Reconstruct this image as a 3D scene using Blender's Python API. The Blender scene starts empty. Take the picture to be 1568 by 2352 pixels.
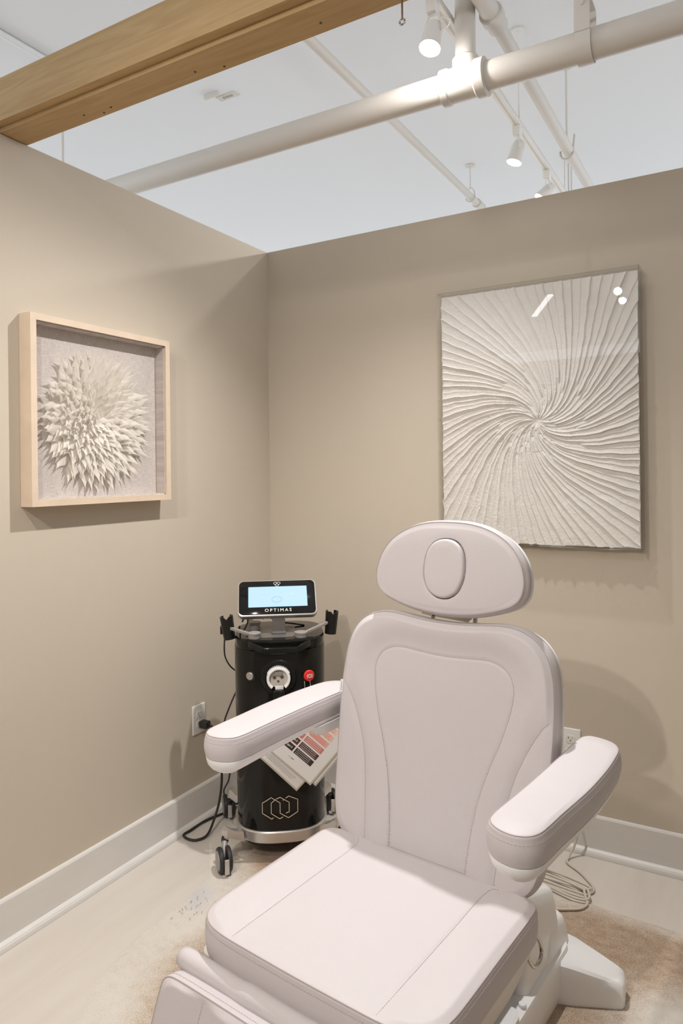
import bpy, bmesh, math, random
import numpy as np
from mathutils import Vector, Matrix, Euler
R = math.radians
scene = bpy.context.scene
COL = scene.collection
random.seed(7)
np.random.seed(7)

# ------------------------------------------------------------------ camera
cam_d = bpy.data.cameras.new('camera')
cam = bpy.data.objects.new('camera', cam_d)
COL.objects.link(cam)
scene.camera = cam
FPX, PXC, PYC = 1610.19, 781.02, 1083.97
cam_d.sensor_fit = 'VERTICAL'
cam_d.sensor_height = 36.0
cam_d.sensor_width = 24.0
cam_d.lens = FPX / 2352.0 * 36.0
cam_d.shift_x = -(PXC - 784.0) / 2352.0
cam_d.shift_y = (PYC - 1176.0) / 2352.0
cam_d.clip_start = 0.02
YAW = 0.5265
ROLL = 0.0114
cam.matrix_world = (Matrix.Translation((1.9394, -2.6785, 1.4077)) @ Matrix.Rotation(YAW, 4, 'Z')
                    @ Matrix.Rotation(R(90), 4, 'X') @ Matrix.Rotation(-ROLL, 4, 'Z'))

# ------------------------------------------------------------------ look
scene.view_settings.view_transform = 'Standard'
scene.view_settings.look = 'None'
scene.view_settings.gamma = 1.0
scene.view_settings.use_curve_mapping = False
scene.view_settings.exposure = 0.13

# ------------------------------------------------------------------ daylight round the open loft
world = bpy.data.worlds.new('world')
scene.world = world
world.use_nodes = True
bgn = world.node_tree.nodes['Background']
bgn.inputs[0].default_value = (0.82, 0.895, 1.0, 1)
bgn.inputs[1].default_value = 2.0

# ------------------------------------------------------------------ track lamp settings: (y on track, aim point, watts, cone deg)
TRACK_X = 1.085
LAMPS = [
    (-0.590, (0.84, -1.48, 0.0), 122, 122),
    (0.36, (0.60, 0.10, 1.0), 16, 150),
    (0.885, (0.2, 0.3, 1.8), 34, 150),
    (-2.40, (0.10, -1.3, 0.3), 50, 105),
    (-3.27, (1.35, -0.0, 0.9), 34, 72),
    (-3.54, (0.9, -1.2, 0.3), 100, 90),
]
LAMP_COL = (1.0, 0.985, 0.98)
LAMP_WARM = (1.0, 0.94, 0.885)

# ------------------------------------------------------------------ helpers
def link(o, parent=None):
    COL.objects.link(o)
    if parent is not None:
        o.parent = parent
    return o

def empty(name, loc=(0, 0, 0), rz=0.0):
    o = bpy.data.objects.new(name, None)
    o.empty_display_size = 0.05
    o.location = loc
    o.rotation_euler = (0, 0, rz)
    COL.objects.link(o)
    return o

def tag(o, label=None, cat=None, group=None, kind=None):
    if label: o['label'] = label
    if cat: o['category'] = cat
    if group: o['group'] = group
    if kind: o['kind'] = kind
    return o

def mesh_obj(name, verts, faces, mat, parent=None, smooth=True, recalc=True, sharp=40):
    me = bpy.data.meshes.new(name)
    me.from_pydata([tuple(map(float, v)) for v in verts], [], [tuple(map(int, f)) for f in faces])
    bm = bmesh.new(); bm.from_mesh(me)
    if recalc: bmesh.ops.recalc_face_normals(bm, faces=bm.faces)
    for f in bm.faces: f.smooth = smooth
    if smooth and sharp:
        for e in bm.edges:
            if len(e.link_faces) == 2 and e.calc_face_angle(0) > R(sharp): e.smooth = False
    bm.to_mesh(me); bm.free()
    me.materials.append(mat)
    o = bpy.data.objects.new(name, me)
    return link(o, parent)

class MB:
    """collects primitives into one mesh"""
    def __init__(s): s.v = []; s.f = []
    def add(s, v, f):
        n = len(s.v); s.v += [Vector(p) for p in v]; s.f += [tuple(i + n for i in q) for q in f]; return s
    def box(s, lo, hi, b=0.0, M=None):
        bm = bmesh.new(); bmesh.ops.create_cube(bm, size=1.0)
        for v in bm.verts:
            v.co = Vector([lo[i] + (hi[i] - lo[i]) * (v.co[i] + .5) for i in range(3)])
        if b > 0: bmesh.ops.bevel(bm, geom=list(bm.edges), offset=b, segments=3, profile=.5, affect='EDGES')
        if M is not None: bm.transform(M)
        bm.verts.index_update()
        s.add([v.co.copy() for v in bm.verts], [[v.index for v in f.verts] for f in bm.faces]); bm.free(); return s
    def tube(s, pts, r, n=12, closed=False, cap=True):
        P = [Vector(p) for p in pts]; m = len(P)
        rr = r if isinstance(r, (list, tuple)) else [r] * m
        ring = []
        T = []
        for i in range(m):
            a = P[(i - 1) % m] if (closed or i > 0) else P[i]
            b = P[(i + 1) % m] if (closed or i < m - 1) else P[i]
            t = (b - a); T.append(t.normalized() if t.length > 1e-9 else Vector((0, 0, 1)))
        up = Vector((0, 0, 1)) if abs(T[0].z) < .9 else Vector((1, 0, 0))
        nrm = (up - T[0] * up.dot(T[0])).normalized()
        vs = []
        for i in range(m):
            nrm = (nrm - T[i] * nrm.dot(T[i])).normalized()
            bn = T[i].cross(nrm)
            for k in range(n):
                a = 2 * math.pi * k / n
                vs.append(P[i] + (nrm * math.cos(a) + bn * math.sin(a)) * rr[i])
        fs = []
        for i in range(m if closed else m - 1):
            j = (i + 1) % m
            for k in range(n):
                l = (k + 1) % n
                fs.append((i * n + k, i * n + l, j * n + l, j * n + k))
        if cap and not closed:
            fs.append(tuple(range(n))[::-1]); fs.append(tuple((m - 1) * n + k for k in range(n)))
        return s.add(vs, fs)
    def lathe(s, prof, n=40, M=None):
        """prof: (r, z) pairs"""
        vs = []; fs = []
        for r, z in prof:
            for k in range(n):
                a = 2 * math.pi * k / n; vs.append(Vector((r * math.cos(a), r * math.sin(a), z)))
        m = len(prof)
        for i in range(m - 1):
            for k in range(n):
                l = (k + 1) % n; fs.append((i * n + k, i * n + l, (i + 1) * n + l, (i + 1) * n + k))
        fs.append(tuple(range(n))[::-1]); fs.append(tuple((m - 1) * n + k for k in range(n)))
        if M is not None: vs = [M @ v for v in vs]
        return s.add(vs, fs)
    def loft(s, rings, cap=True):
        n = len(rings[0]); vs = [p for r in rings for p in r]; fs = []
        for i in range(len(rings) - 1):
            for k in range(n):
                l = (k + 1) % n; fs.append((i * n + k, i * n + l, (i + 1) * n + l, (i + 1) * n + k))
        if cap:
            fs.append(tuple(range(n))[::-1]); fs.append(tuple((len(rings) - 1) * n + k for k in range(n)))
        return s.add(vs, fs)
    def prism(s, poly, f, h):
        """poly 2D, f(u,v,w)->3D, extruded w 0..h"""
        n = len(poly)
        return s.loft([[Vector(f(u, v, 0)) for u, v in poly], [Vector(f(u, v, h)) for u, v in poly]])
    def build(s, name, mat, parent=None, smooth=True, sharp=40):
        return mesh_obj(name, s.v, s.f, mat, parent, smooth, True, sharp)

def catmull(pts, closed=True, per=8):
    P = [np.array(p, float) for p in pts]; m = len(P); out = []
    for i in range(m if closed else m - 1):
        g = lambda k: P[k % m] if closed else P[min(max(k, 0), m - 1)]
        p0, p1, p2, p3 = g(i - 1), g(i), g(i + 1), g(i + 2)
        for k in range(per):
            t = k / per
            out.append(.5 * ((2 * p1) + (-p0 + p2) * t + (2 * p0 - 5 * p1 + 4 * p2 - p3) * t * t + (-p0 + 3 * p1 - 3 * p2 + p3) * t ** 3))
    if not closed: out.append(P[-1])
    return out

def resample(pts, n, closed=True):
    P = np.array(pts, float)
    if closed: P = np.vstack([P, P[:1]])
    d = np.r_[0, np.cumsum(np.linalg.norm(np.diff(P, axis=0), axis=1))]
    t = np.linspace(0, d[-1], n + 1)[:-1] if closed else np.linspace(0, d[-1], n)
    return np.stack([np.interp(t, d, P[:, k]) for k in range(P.shape[1])], 1)

def mirror_half(half):
    """half: x>=0 from top centre to bottom centre -> closed outline"""
    return list(half) + [(-x, y) for x, y in reversed(half) if x > 1e-6]

def dist_poly(p, line):
    """distance from points p (n,2) to polyline"""
    p = np.asarray(p); L = np.asarray(line); best = np.full(len(p), 1e9)
    for a, b in zip(L[:-1], L[1:]):
        ab = b - a; t = np.clip(((p - a) @ ab) / (ab @ ab + 1e-12), 0, 1)
        best = np.minimum(best, np.linalg.norm(p - (a + t[:, None] * ab), axis=1))
    return best

def inside(p, poly):
    p = np.asarray(p); x, y = p[:, 0], p[:, 1]; c = np.zeros(len(p), bool); P = np.asarray(poly); n = len(P); j = n - 1
    for i in range(n):
        xi, yi = P[i]; xj, yj = P[j]
        m = ((yi > y) != (yj > y)) & (x < (xj - xi) * (y - yi) / (yj - yi + 1e-15) + xi)
        c ^= m; j = i
    return c

def sstep(x): x = np.clip(x, 0, 1); return x * x * (3 - 2 * x)

class Frame:
    def __init__(s, o, u, v, w): s.o, s.u, s.v, s.w = [np.array(k, float) for k in (o, u, v, w)]
    def __call__(s, a, b, c=0.0): return s.o + s.u * a + s.v * b + s.w * c

def pad(name, outline, fr, thick, edge, mat, parent, relief=None, center=None, rings=60, seg=220, bulge=.004, back=.012):
    o = resample(catmull(outline), seg)
    c = np.array(center if center is not None else o.mean(0))
    rad = np.linalg.norm(o - c, axis=1)
    vs = []; ks = np.linspace(0, 1, rings + 1)[1:]
    rs = list(1 - (1 - ks) ** 1.15)
    inner = [r for r in rs if (1 - r) * rad.min() > edge * .9]
    last = inner[-1]
    ds = [edge * t for t in (.8, .6, .42, .28, .16, .07, .02, 0)]
    rows = []
    for r in inner:
        p = c + (o - c) * r
        d = (1 - r) * rad * .95
        rows.append((p, d))
    # offset rings by true inward distance near the rim
    t = np.roll(o, -1, 0) - np.roll(o, 1, 0); t /= np.linalg.norm(t, axis=1)[:, None]
    nin = np.stack([-t[:, 1], t[:, 0]], 1)
    sgn = np.sign(((c - o) * nin).sum(1)); nin *= sgn[:, None]
    rows = [(p, d) for p, d in rows if d.min() > edge * 1.02]
    for d in ds: rows.append((o + nin * d, np.full(seg, d)))
    def wof(p, d):
        w = np.zeros(len(p))
        m = d < edge
        w[m] = -edge * (1 - np.sqrt(np.clip(1 - ((edge - d[m]) / edge) ** 2, 0, 1)))
        if relief is not None: w = w + relief(p) * sstep((d - .002) / .018)
        return w
    vs.append(fr(c[0], c[1], wof(c[None], np.array([1.]))[0]))
    for p, d in rows:
        w = wof(p, d)
        vs += [fr(a, b, q) for (a, b), q in zip(p, w)]
    nr = len(rows)
    # side wall
    H = thick - edge - back
    for q in (.1, .25, .5, .75, .9, 1.0):
        bl = bulge * math.sin(math.pi * q)
        p = o - nin * bl
        vs += [fr(a, b, -edge - H * q) for a, b in p]; nr += 1
    for q in (.3, .6, .85, 1.0):
        p = o + nin * back * (1 - math.sqrt(max(0, 1 - q * q)))
        vs += [fr(a, b, -edge - H - back * q) for a, b in p]; nr += 1
    p = c + (o - c) * .5
    vs += [fr(a, b, -thick) for a, b in p]; nr += 1
    vs.append(fr(c[0], c[1], -thick))
    fs = [(0, 1 + k, 1 + (k + 1) % seg) for k in range(seg)]
    for i in range(nr - 1):
        for k in range(seg):
            l = (k + 1) % seg; A = 1 + i * seg; B_ = A + seg
            fs.append((A + k, B_ + k, B_ + l, A + l))
    A = 1 + (nr - 1) * seg; e = len(vs) - 1
    fs += [(A + k, e, A + (k + 1) % seg) for k in range(seg)]
    ob = mesh_obj(name, vs, fs, mat, parent, True, True, 0)
    return ob, o, nin

def stitches(name, path, normal, mat, parent, step=.0062, ln=.0038, r=.00045):
    """path (n,3)"""
    P = np.array(path, float)
    L = np.linalg.norm(np.diff(P, axis=0), axis=1).sum(); n = max(2, int(L / step))
    Q = resample(P, n * 3 + 1, False)
    mb = MB(); N = Vector(normal)
    for i in range(n):
        a = Vector(Q[3 * i]); b = Vector(Q[min(3 * i + 2, len(Q) - 1)])
        t = (b - a)
        if t.length < 1e-6: continue
        t.normalize(); m = (a + b) / 2; a = m - t * ln / 2; b = m + t * ln / 2; sd = t.cross(N).normalized() * r
        up = N * r
        mb.add([a - sd, a + sd, b + sd, b - sd, a - sd * .4 + up, a + sd * .4 + up, b + sd * .4 + up, b - sd * .4 + up],
               [(4, 5, 6, 7), (0, 1, 5, 4), (1, 2, 6, 5), (2, 3, 7, 6), (3, 0, 4, 7)])
    return mb.build(name, mat, parent, False)

def text_mesh(name, s, size, mat, parent, M, ext=.0004, font_w=0.0, align='CENTER', sp=1.0):
    cu = bpy.data.curves.new(name, 'FONT'); cu.body = s; cu.size = size; cu.extrude = ext; cu.offset = font_w
    cu.align_x = align; cu.align_y = 'CENTER'; cu.space_character = sp
    t = bpy.data.objects.new(name + '_tmp', cu); COL.objects.link(t)
    dg = bpy.context.evaluated_depsgraph_get(); dg.update()
    me = bpy.data.meshes.new_from_object(t.evaluated_get(dg)); me.name = name
    bpy.data.objects.remove(t); bpy.data.curves.remove(cu)
    me.transform(M); me.materials.clear(); me.materials.append(mat)
    return link(bpy.data.objects.new(name, me), parent)

# ------------------------------------------------------------------ materials
def mat(name, col, rough=.5, metal=0.0, bump=0.0, bscale=400.0, var=0.0, vscale=3.0, spec=.5, coat=0.0, emis=None, estr=0.0, sheen=0.0, stretch=None):
    m = bpy.data.materials.new(name); m.use_nodes = True; nt = m.node_tree; b = nt.nodes['Principled BSDF']
    b.inputs['Base Color'].default_value = (*col, 1); b.inputs['Roughness'].default_value = rough
    b.inputs['Metallic'].default_value = metal; b.inputs['Specular IOR Level'].default_value = spec
    b.inputs['Coat Weight'].default_value = coat; b.inputs['Sheen Weight'].default_value = sheen
    if emis: b.inputs['Emission Color'].default_value = (*emis, 1); b.inputs['Emission Strength'].default_value = estr
    tc = nt.nodes.new('ShaderNodeTexCoord'); src = tc.outputs['Object']
    if stretch:
        mp = nt.nodes.new('ShaderNodeMapping'); mp.inputs['Scale'].default_value = stretch
        nt.links.new(src, mp.inputs['Vector']); src = mp.outputs['Vector']
    if var > 0:
        n = nt.nodes.new('ShaderNodeTexNoise'); n.inputs['Scale'].default_value = vscale; n.inputs['Detail'].default_value = 5
        nt.links.new(src, n.inputs['Vector'])
        r = nt.nodes.new('ShaderNodeValToRGB')
        r.color_ramp.elements[0].position = .3; r.color_ramp.elements[1].position = .7
        r.color_ramp.elements[0].color = (*[c * (1 - var) for c in col], 1); r.color_ramp.elements[1].color = (*[min(1, c * (1 + var)) for c in col], 1)
        nt.links.new(n.outputs['Fac'], r.inputs['Fac']); nt.links.new(r.outputs['Color'], b.inputs['Base Color'])
    if bump > 0:
        n = nt.nodes.new('ShaderNodeTexNoise'); n.inputs['Scale'].default_value = bscale; n.inputs['Detail'].default_value = 3
        nt.links.new(src, n.inputs['Vector'])
        bp = nt.nodes.new('ShaderNodeBump'); bp.inputs['Strength'].default_value = bump; bp.inputs['Distance'].default_value = .002
        nt.links.new(n.outputs['Fac'], bp.inputs['Height']); nt.links.new(bp.outputs['Normal'], b.inputs['Normal'])
    return m

M = {}
M['wall'] = mat('wall_paint', (.585, .512, .415), .75, bump=.10, bscale=260, var=.015, vscale=2)
M['ceil'] = mat('ceiling_paint', (.80, .80, .80), .9, bump=.05, bscale=120)
M['trim'] = mat('trim_paint', (.74, .71, .67), .45, bump=.08, bscale=40, var=.02, vscale=6, stretch=(1, 1, 4))
M['pipe'] = mat('pipe_paint', (.64, .59, .525), .5, bump=.12, bscale=200)
M['track'] = mat('track_paint', (.80, .77, .72), .45)
M['leather'] = mat('pale_leather', (.615, .57, .572), .5, bump=.16, bscale=900, var=.012, vscale=5, spec=.35)
M['stitch'] = mat('stitch_thread', (.47, .40, .39), .8)
M['seam'] = mat('seam_piping', (.42, .36, .355), .55)
M['white'] = mat('white_plastic', (.90, .895, .89), .32, spec=.5)
M['whitem'] = mat('white_satin_plastic', (.80, .785, .77), .45)
M['greyp'] = mat('grey_plastic', (.33, .31, .29), .5)
M['dark'] = mat('black_rubber', (.02, .02, .02), .55)
M['black'] = mat('glossy_black', (.010, .010, .009), .07, spec=.28)
M['blackm'] = mat('satin_black', (.010, .010, .009), .28, spec=.35)
M['silver'] = mat('silver_paint', (.62, .59, .56), .32, metal=.75)
M['chrome'] = mat('polished_metal', (.55, .52, .48), .16, metal=1)
M['greymet'] = mat('grey_knob', (.36, .335, .32), .45, metal=.3)
M['traym'] = mat('dark_grey_tray', (.13, .12, .11), .35)
M['logo'] = mat('logo_print', (.62, .52, .40), .4)
M['logow'] = mat('white_print', (.80, .78, .74), .5)
M['red'] = mat('red_plastic', (.72, .03, .025), .3)
M['lcd'] = mat('screen_light', (.03, .03, .03), .6, spec=.1, emis=(.60, .86, .98), estr=.88)
M['lcdink'] = mat('screen_ink', (.1, .1, .1), .3, emis=(.38, .66, .82), estr=.84)
M['lcdedge'] = mat('screen_border', (.1, .1, .1), .3, emis=(.05, .42, .68), estr=.8)
M['paper'] = mat('laminated_paper', (.76, .74, .72), .28)
M['lam'] = mat('laminate_edge', (.50, .47, .40), .2)
M['ink'] = mat('ink', (.14, .13, .13), .5)
M['holes'] = mat('hole_brown', (.10, .06, .04), .6)
M['sock'] = mat('socket_face', (.60, .56, .50), .4)
M['frame'] = mat('pale_wood', (.72, .58, .44), .5, var=.05, vscale=14, stretch=(1, 1, 1), bump=.08, bscale=90)
M['flower'] = mat('cream_paper', (.93, .885, .825), .7, bump=.1, bscale=300)
M['artp'] = mat('handmade_paper', (.84, .80, .775), .85, bump=.5, bscale=220, var=.02, vscale=30)
M['cord'] = mat('beige_cord', (.62, .56, .47), .45)
M['lampw'] = mat('bulb_glow', (1, 1, 1), .3, emis=(1, .95, .87), estr=30)
M['tube'] = mat('strip_glow', (1, 1, 1), .3, emis=(.95, .98, 1), estr=9)
M['plate'] = mat('outlet_plastic', (.80, .78, .75), .35)
M['tagm'] = mat('tag_cloth', (.78, .78, .80), .6)

def mat_floor():
    m = mat('floor_paint', (.66, .60, .52), .38, bump=.05, bscale=30); nt = m.node_tree; b = nt.nodes['Principled BSDF']
    tc = nt.nodes.new('ShaderNodeTexCoord'); sx = nt.nodes.new('ShaderNodeSeparateXYZ'); nt.links.new(tc.outputs['Object'], sx.inputs[0])
    # board seams running along y every 0.14 m
    a = nt.nodes.new('ShaderNodeMath'); a.operation = 'PINGPONG'; a.inputs[1].default_value = .115
    nt.links.new(sx.outputs['X'], a.inputs[0])
    c = nt.nodes.new('ShaderNodeMath'); c.operation = 'LESS_THAN'; c.inputs[1].default_value = .0011; nt.links.new(a.outputs[0], c.inputs[0])
    n = nt.nodes.new('ShaderNodeTexNoise'); n.inputs['Scale'].default_value = 2.2; n.inputs['Detail'].default_value = 6
    mp = nt.nodes.new('ShaderNodeMapping'); mp.inputs['Scale'].default_value = (4, .6, 1); nt.links.new(tc.outputs['Object'], mp.inputs[0]); nt.links.new(mp.outputs[0], n.inputs['Vector'])
    r = nt.nodes.new('ShaderNodeValToRGB'); r.color_ramp.elements[0].color = (.62, .56, .495, 1); r.color_ramp.elements[1].color = (.69, .64, .575, 1)
    r.color_ramp.elements[0].position = .3; r.color_ramp.elements[1].position = .7
    nt.links.new(n.outputs['Fac'], r.inputs['Fac'])
    mx = nt.nodes.new('ShaderNodeMix'); mx.data_type = 'RGBA'; mx.inputs['B'].default_value = (.50, .44, .37, 1)
    h = nt.nodes.new('ShaderNodeMath'); h.operation = 'MULTIPLY'; h.inputs[1].default_value = .22; nt.links.new(c.outputs[0], h.inputs[0])
    nt.links.new(h.outputs[0], mx.inputs['Factor']); nt.links.new(r.outputs['Color'], mx.inputs['A']); nt.links.new(mx.outputs['Result'], b.inputs['Base Color'])
    return m
M['floor'] = mat_floor()

def mat_beam():
    m = mat('beam_wood', (.58, .38, .17), .55); nt = m.node_tree; b = nt.nodes['Principled BSDF']
    tc = nt.nodes.new('ShaderNodeTexCoord'); mp = nt.nodes.new('ShaderNodeMapping'); mp.inputs['Scale'].default_value = (1.2, 14, 14)
    nt.links.new(tc.outputs['Object'], mp.inputs[0])
    n = nt.nodes.new('ShaderNodeTexNoise'); n.inputs['Scale'].default_value = 3; n.inputs['Detail'].default_value = 6; n.inputs['Distortion'].default_value = 1.4
    nt.links.new(mp.outputs[0], n.inputs['Vector'])
    r = nt.nodes.new('ShaderNodeValToRGB'); r.color_ramp.elements[0].color = (.45, .29, .125, 1); r.color_ramp.elements[1].color = (.54, .365, .175, 1)
    r.color_ramp.elements[0].position = .32; r.color_ramp.elements[1].position = .7
    nt.links.new(n.outputs['Fac'], r.inputs['Fac']); nt.links.new(r.outputs['Color'], b.inputs['Base Color'])
    return m
M['beam'] = mat_beam()

def translucent(m, fac, col):
    nt = m.node_tree; b = nt.nodes['Principled BSDF']; out = [n for n in nt.nodes if n.type == 'OUTPUT_MATERIAL'][0]
    t = nt.nodes.new('ShaderNodeBsdfTranslucent'); t.inputs[0].default_value = (*col, 1)
    x = nt.nodes.new('ShaderNodeMixShader'); x.inputs[0].default_value = fac
    nt.links.new(b.outputs[0], x.inputs[1]); nt.links.new(t.outputs[0], x.inputs[2]); nt.links.new(x.outputs[0], out.inputs[0])
translucent(M['flower'], .38, (.95, .895, .83))

def mat_linen():
    m = mat('linen', (.60, .54, .51), .9); nt = m.node_tree; b = nt.nodes['Principled BSDF']
    tc = nt.nodes.new('ShaderNodeTexCoord'); out = []
    for sc in ((1, 8, 130), (1, 130, 8)):
        mp = nt.nodes.new('ShaderNodeMapping'); mp.inputs['Scale'].default_value = sc; nt.links.new(tc.outputs['Object'], mp.inputs[0])
        n = nt.nodes.new('ShaderNodeTexNoise'); n.inputs['Scale'].default_value = 5; n.inputs['Detail'].default_value = 4; nt.links.new(mp.outputs[0], n.inputs['Vector']); out.append(n)
    ad = nt.nodes.new('ShaderNodeMath'); nt.links.new(out[0].outputs['Fac'], ad.inputs[0]); nt.links.new(out[1].outputs['Fac'], ad.inputs[1])
    hf = nt.nodes.new('ShaderNodeMath'); hf.operation = 'MULTIPLY'; hf.inputs[1].default_value = .5; nt.links.new(ad.outputs[0], hf.inputs[0])
    r = nt.nodes.new('ShaderNodeValToRGB'); r.color_ramp.elements[0].color = (.52, .455, .42, 1); r.color_ramp.elements[1].color = (.74, .67, .64, 1)
    r.color_ramp.elements[0].position = .38; r.color_ramp.elements[1].position = .6
    nt.links.new(hf.outputs[0], r.inputs['Fac']); nt.links.new(r.outputs['Color'], b.inputs['Base Color'])
    bp = nt.nodes.new('ShaderNodeBump'); bp.inputs['Strength'].default_value = .4; bp.inputs['Distance'].default_value = .001
    nt.links.new(hf.outputs[0], bp.inputs['Height']); nt.links.new(bp.outputs['Normal'], b.inputs['Normal'])
    return m
M['linen'] = mat_linen()

def mat_glass(name, tint=(1, 1, 1), ior=1.45, rough=0.0):
    m = bpy.data.materials.new(name); m.use_nodes = True; nt = m.node_tree
    for n in list(nt.nodes):
        if n.type != 'OUTPUT_MATERIAL': nt.nodes.remove(n)
    out = [n for n in nt.nodes if n.type == 'OUTPUT_MATERIAL'][0]
    t = nt.nodes.new('ShaderNodeBsdfTransparent'); t.inputs[0].default_value = (*tint, 1)
    g = nt.nodes.new('ShaderNodeBsdfGlossy'); g.inputs['Roughness'].default_value = rough
    lw = nt.nodes.new('ShaderNodeLayerWeight'); lw.inputs[0].default_value = .5
    f0 = ((ior - 1) / (ior + 1)) ** 2
    pw = nt.nodes.new('ShaderNodeMath'); pw.operation = 'POWER'; pw.inputs[1].default_value = 5; nt.links.new(lw.outputs['Facing'], pw.inputs[0])
    f = nt.nodes.new('ShaderNodeMath'); f.operation = 'MULTIPLY_ADD'; f.inputs[1].default_value = 1 - f0; f.inputs[2].default_value = f0; nt.links.new(pw.outputs[0], f.inputs[0])
    x = nt.nodes.new('ShaderNodeMixShader'); nt.links.new(f.outputs[0], x.inputs[0]); nt.links.new(t.outputs[0], x.inputs[1]); nt.links.new(g.outputs[0], x.inputs[2])
    nt.links.new(x.outputs[0], out.inputs[0]); return m
M['glass'] = mat_glass('clear_glass', (.985, .985, .98), 1.35)
M['acrylic'] = mat_glass('clear_acrylic', (.985, .985, .975), 1.42)

def mat_hide():
    m = mat('cowhide', (.6, .45, .3), .85, sheen=.25); nt = m.node_tree; b = nt.nodes['Principled BSDF']
    tc = nt.nodes.new('ShaderNodeTexCoord')
    def noise(scale, st, det=5, dist=0.0):
        mp = nt.nodes.new('ShaderNodeMapping'); mp.inputs['Scale'].default_value = st; mp.inputs['Rotation'].default_value = (0, 0, .5)
        nt.links.new(tc.outputs['Object'], mp.inputs[0])
        n = nt.nodes.new('ShaderNodeTexNoise'); n.inputs['Scale'].default_value = scale; n.inputs['Detail'].default_value = det; n.inputs['Distortion'].default_value = dist
        nt.links.new(mp.outputs[0], n.inputs['Vector']); return n.outputs['Fac']
    att = nt.nodes.new('ShaderNodeAttribute'); att.attribute_name = 'hide'     # how brown the animal's coat is at each place
    fine = noise(230, (1, 2.2, 1), 3, .8); mid = noise(28, (1, 1.4, 1), 5, .4)
    def mth(op, a, bb):
        k = nt.nodes.new('ShaderNodeMath'); k.operation = op
        for i, q in enumerate((a, bb)):
            if isinstance(q, (int, float)): k.inputs[i].default_value = q
            else: nt.links.new(q, k.inputs[i])
        return k.outputs[0]
    v = mth('ADD', att.outputs['Fac'], mth('MULTIPLY', mth('SUBTRACT', mid, .5), .55))
    v = mth('ADD', v, mth('MULTIPLY', mth('SUBTRACT', fine, .5), 1.5))
    r = nt.nodes.new('ShaderNodeValToRGB'); e = r.color_ramp.elements
    e[0].position = 0; e[0].color = (.74, .69, .62, 1); e[1].position = 1; e[1].color = (.29, .185, .115, 1)
    k = e.new(.38); k.color = (.62, .53, .43, 1); k = e.new(.7); k.color = (.44, .31, .205, 1)
    nt.links.new(v, r.inputs['Fac'])
    a2 = nt.nodes.new('ShaderNodeAttribute'); a2.attribute_name = 'slate'; mx = nt.nodes.new('ShaderNodeMix'); mx.data_type = 'RGBA'; mx.inputs['B'].default_value = (.64, .62, .61, 1)
    nt.links.new(a2.outputs['Fac'], mx.inputs['Factor']); nt.links.new(r.outputs['Color'], mx.inputs['A']); nt.links.new(mx.outputs['Result'], b.inputs['Base Color'])
    bp = nt.nodes.new('ShaderNodeBump'); bp.inputs['Strength'].default_value = .7; bp.inputs['Distance'].default_value = .003
    nt.links.new(fine, bp.inputs['Height']); nt.links.new(bp.outputs['Normal'], b.inputs['Normal'])
    return m
M['hide'] = mat_hide()

# ------------------------------------------------------------------ room shell
WH = 2.44
def struct(name, o): o.name = name; o['kind'] = 'structure'; return o
struct('floor', MB().box((-7, -9, -.1), (8, 7, 0)).build('floor', M['floor'], None, False))
struct('ceiling', MB().box((-8, -9, 3.34), (9, 8, 3.44)).build('ceiling', M['ceil'], None, False))
struct('wall_left', MB().box((-.12, -4.2, 0), (0, .12, WH)).build('wall_left', M['wall'], None, False))
struct('wall_back', MB().box((0, 0, 0), (3.22, .12, WH)).build('wall_back', M['wall'], None, False))
struct('unseen_wall_right', MB().box((3.1, -4.2, 0), (3.22, 0, WH)).build('unseen_wall_right', M['wall'], None, False))  # unseen side wall, added to keep low daylight out of the room
struct('unseen_wall_front', MB().box((0, -4.32, 0), (3.22, -4.2, WH)).build('unseen_wall_front', M['wall'], None, False))  # added behind the camera, unseen, to block daylight from the open side
def baseboard(name, along):
    prof = [(0, 0), (.033, 0), (.033, .005), (.031, .013), (.026, .020), (.020, .0245), (.015, .026), (.015, .138), (.012, .1435), (0, .1443)]
    mb = MB()
    if along == 'left':
        f = lambda d, z, t: (d, t, z); a, b_ = -4.2, 0
    else:
        f = lambda d, z, t: (t, -d, z); a, b_ = 0, 3.1
    rings = [[Vector(f(d, z, t)) for d, z in prof] for t in (a, b_)]
    mb.loft(rings)
    o = mb.build(name, M['trim'], None, False)
    o['kind'] = 'structure'; return o
baseboard('baseboard_left', 'left'); baseboard('baseboard_back', 'back')

# ------------------------------------------------------------------ wooden beam on the partition
bt = empty('wooden_beam', (0.0, -1.32, WH))
tag(bt, 'pale wooden beam spanning the top of the left partition wall', 'beam')
mb = MB().box((-.35, -.040, .002), (3.6, .055, .05), .001)
mb.build('bottom_board', M['beam'], bt, False)
MB().box((-.35, -.05, .05), (3.6, .045, .075)).build('recess_strip', M['beam'], bt, False)
MB().box((-.35, -.068, .016), (3.6, -.040, .142), .001).build('side_board', M['beam'], bt, False)
mb = MB()
for x, y in ((.30, .02), (.36, .04), (.72, .02), (.80, .04), (.40, .03), (1.1, .02)):
    mb.lathe([(.003, .0005), (.003, .0035)], 10, Matrix.Translation((x, y, 0)))
mb.build('nail_holes', M['holes'], bt, False)

# eye bolt under the beam's far end
eb = empty('eye_bolt', (1.302, -1.292, WH))
tag(eb, 'small metal eye bolt hanging from the underside of the wooden beam', 'hook')
MB().tube([(0, 0, .004), (0, 0, -.052)], .0022, 10).build('shank', M['chrome'], eb)
MB().tube([(.006 * math.cos(a), 0, -.059 + .006 * math.sin(a)) for a in np.linspace(0, 2 * math.pi, 17)[:-1]], .0022, 8, closed=True).build('eye', M['chrome'], eb)

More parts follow.
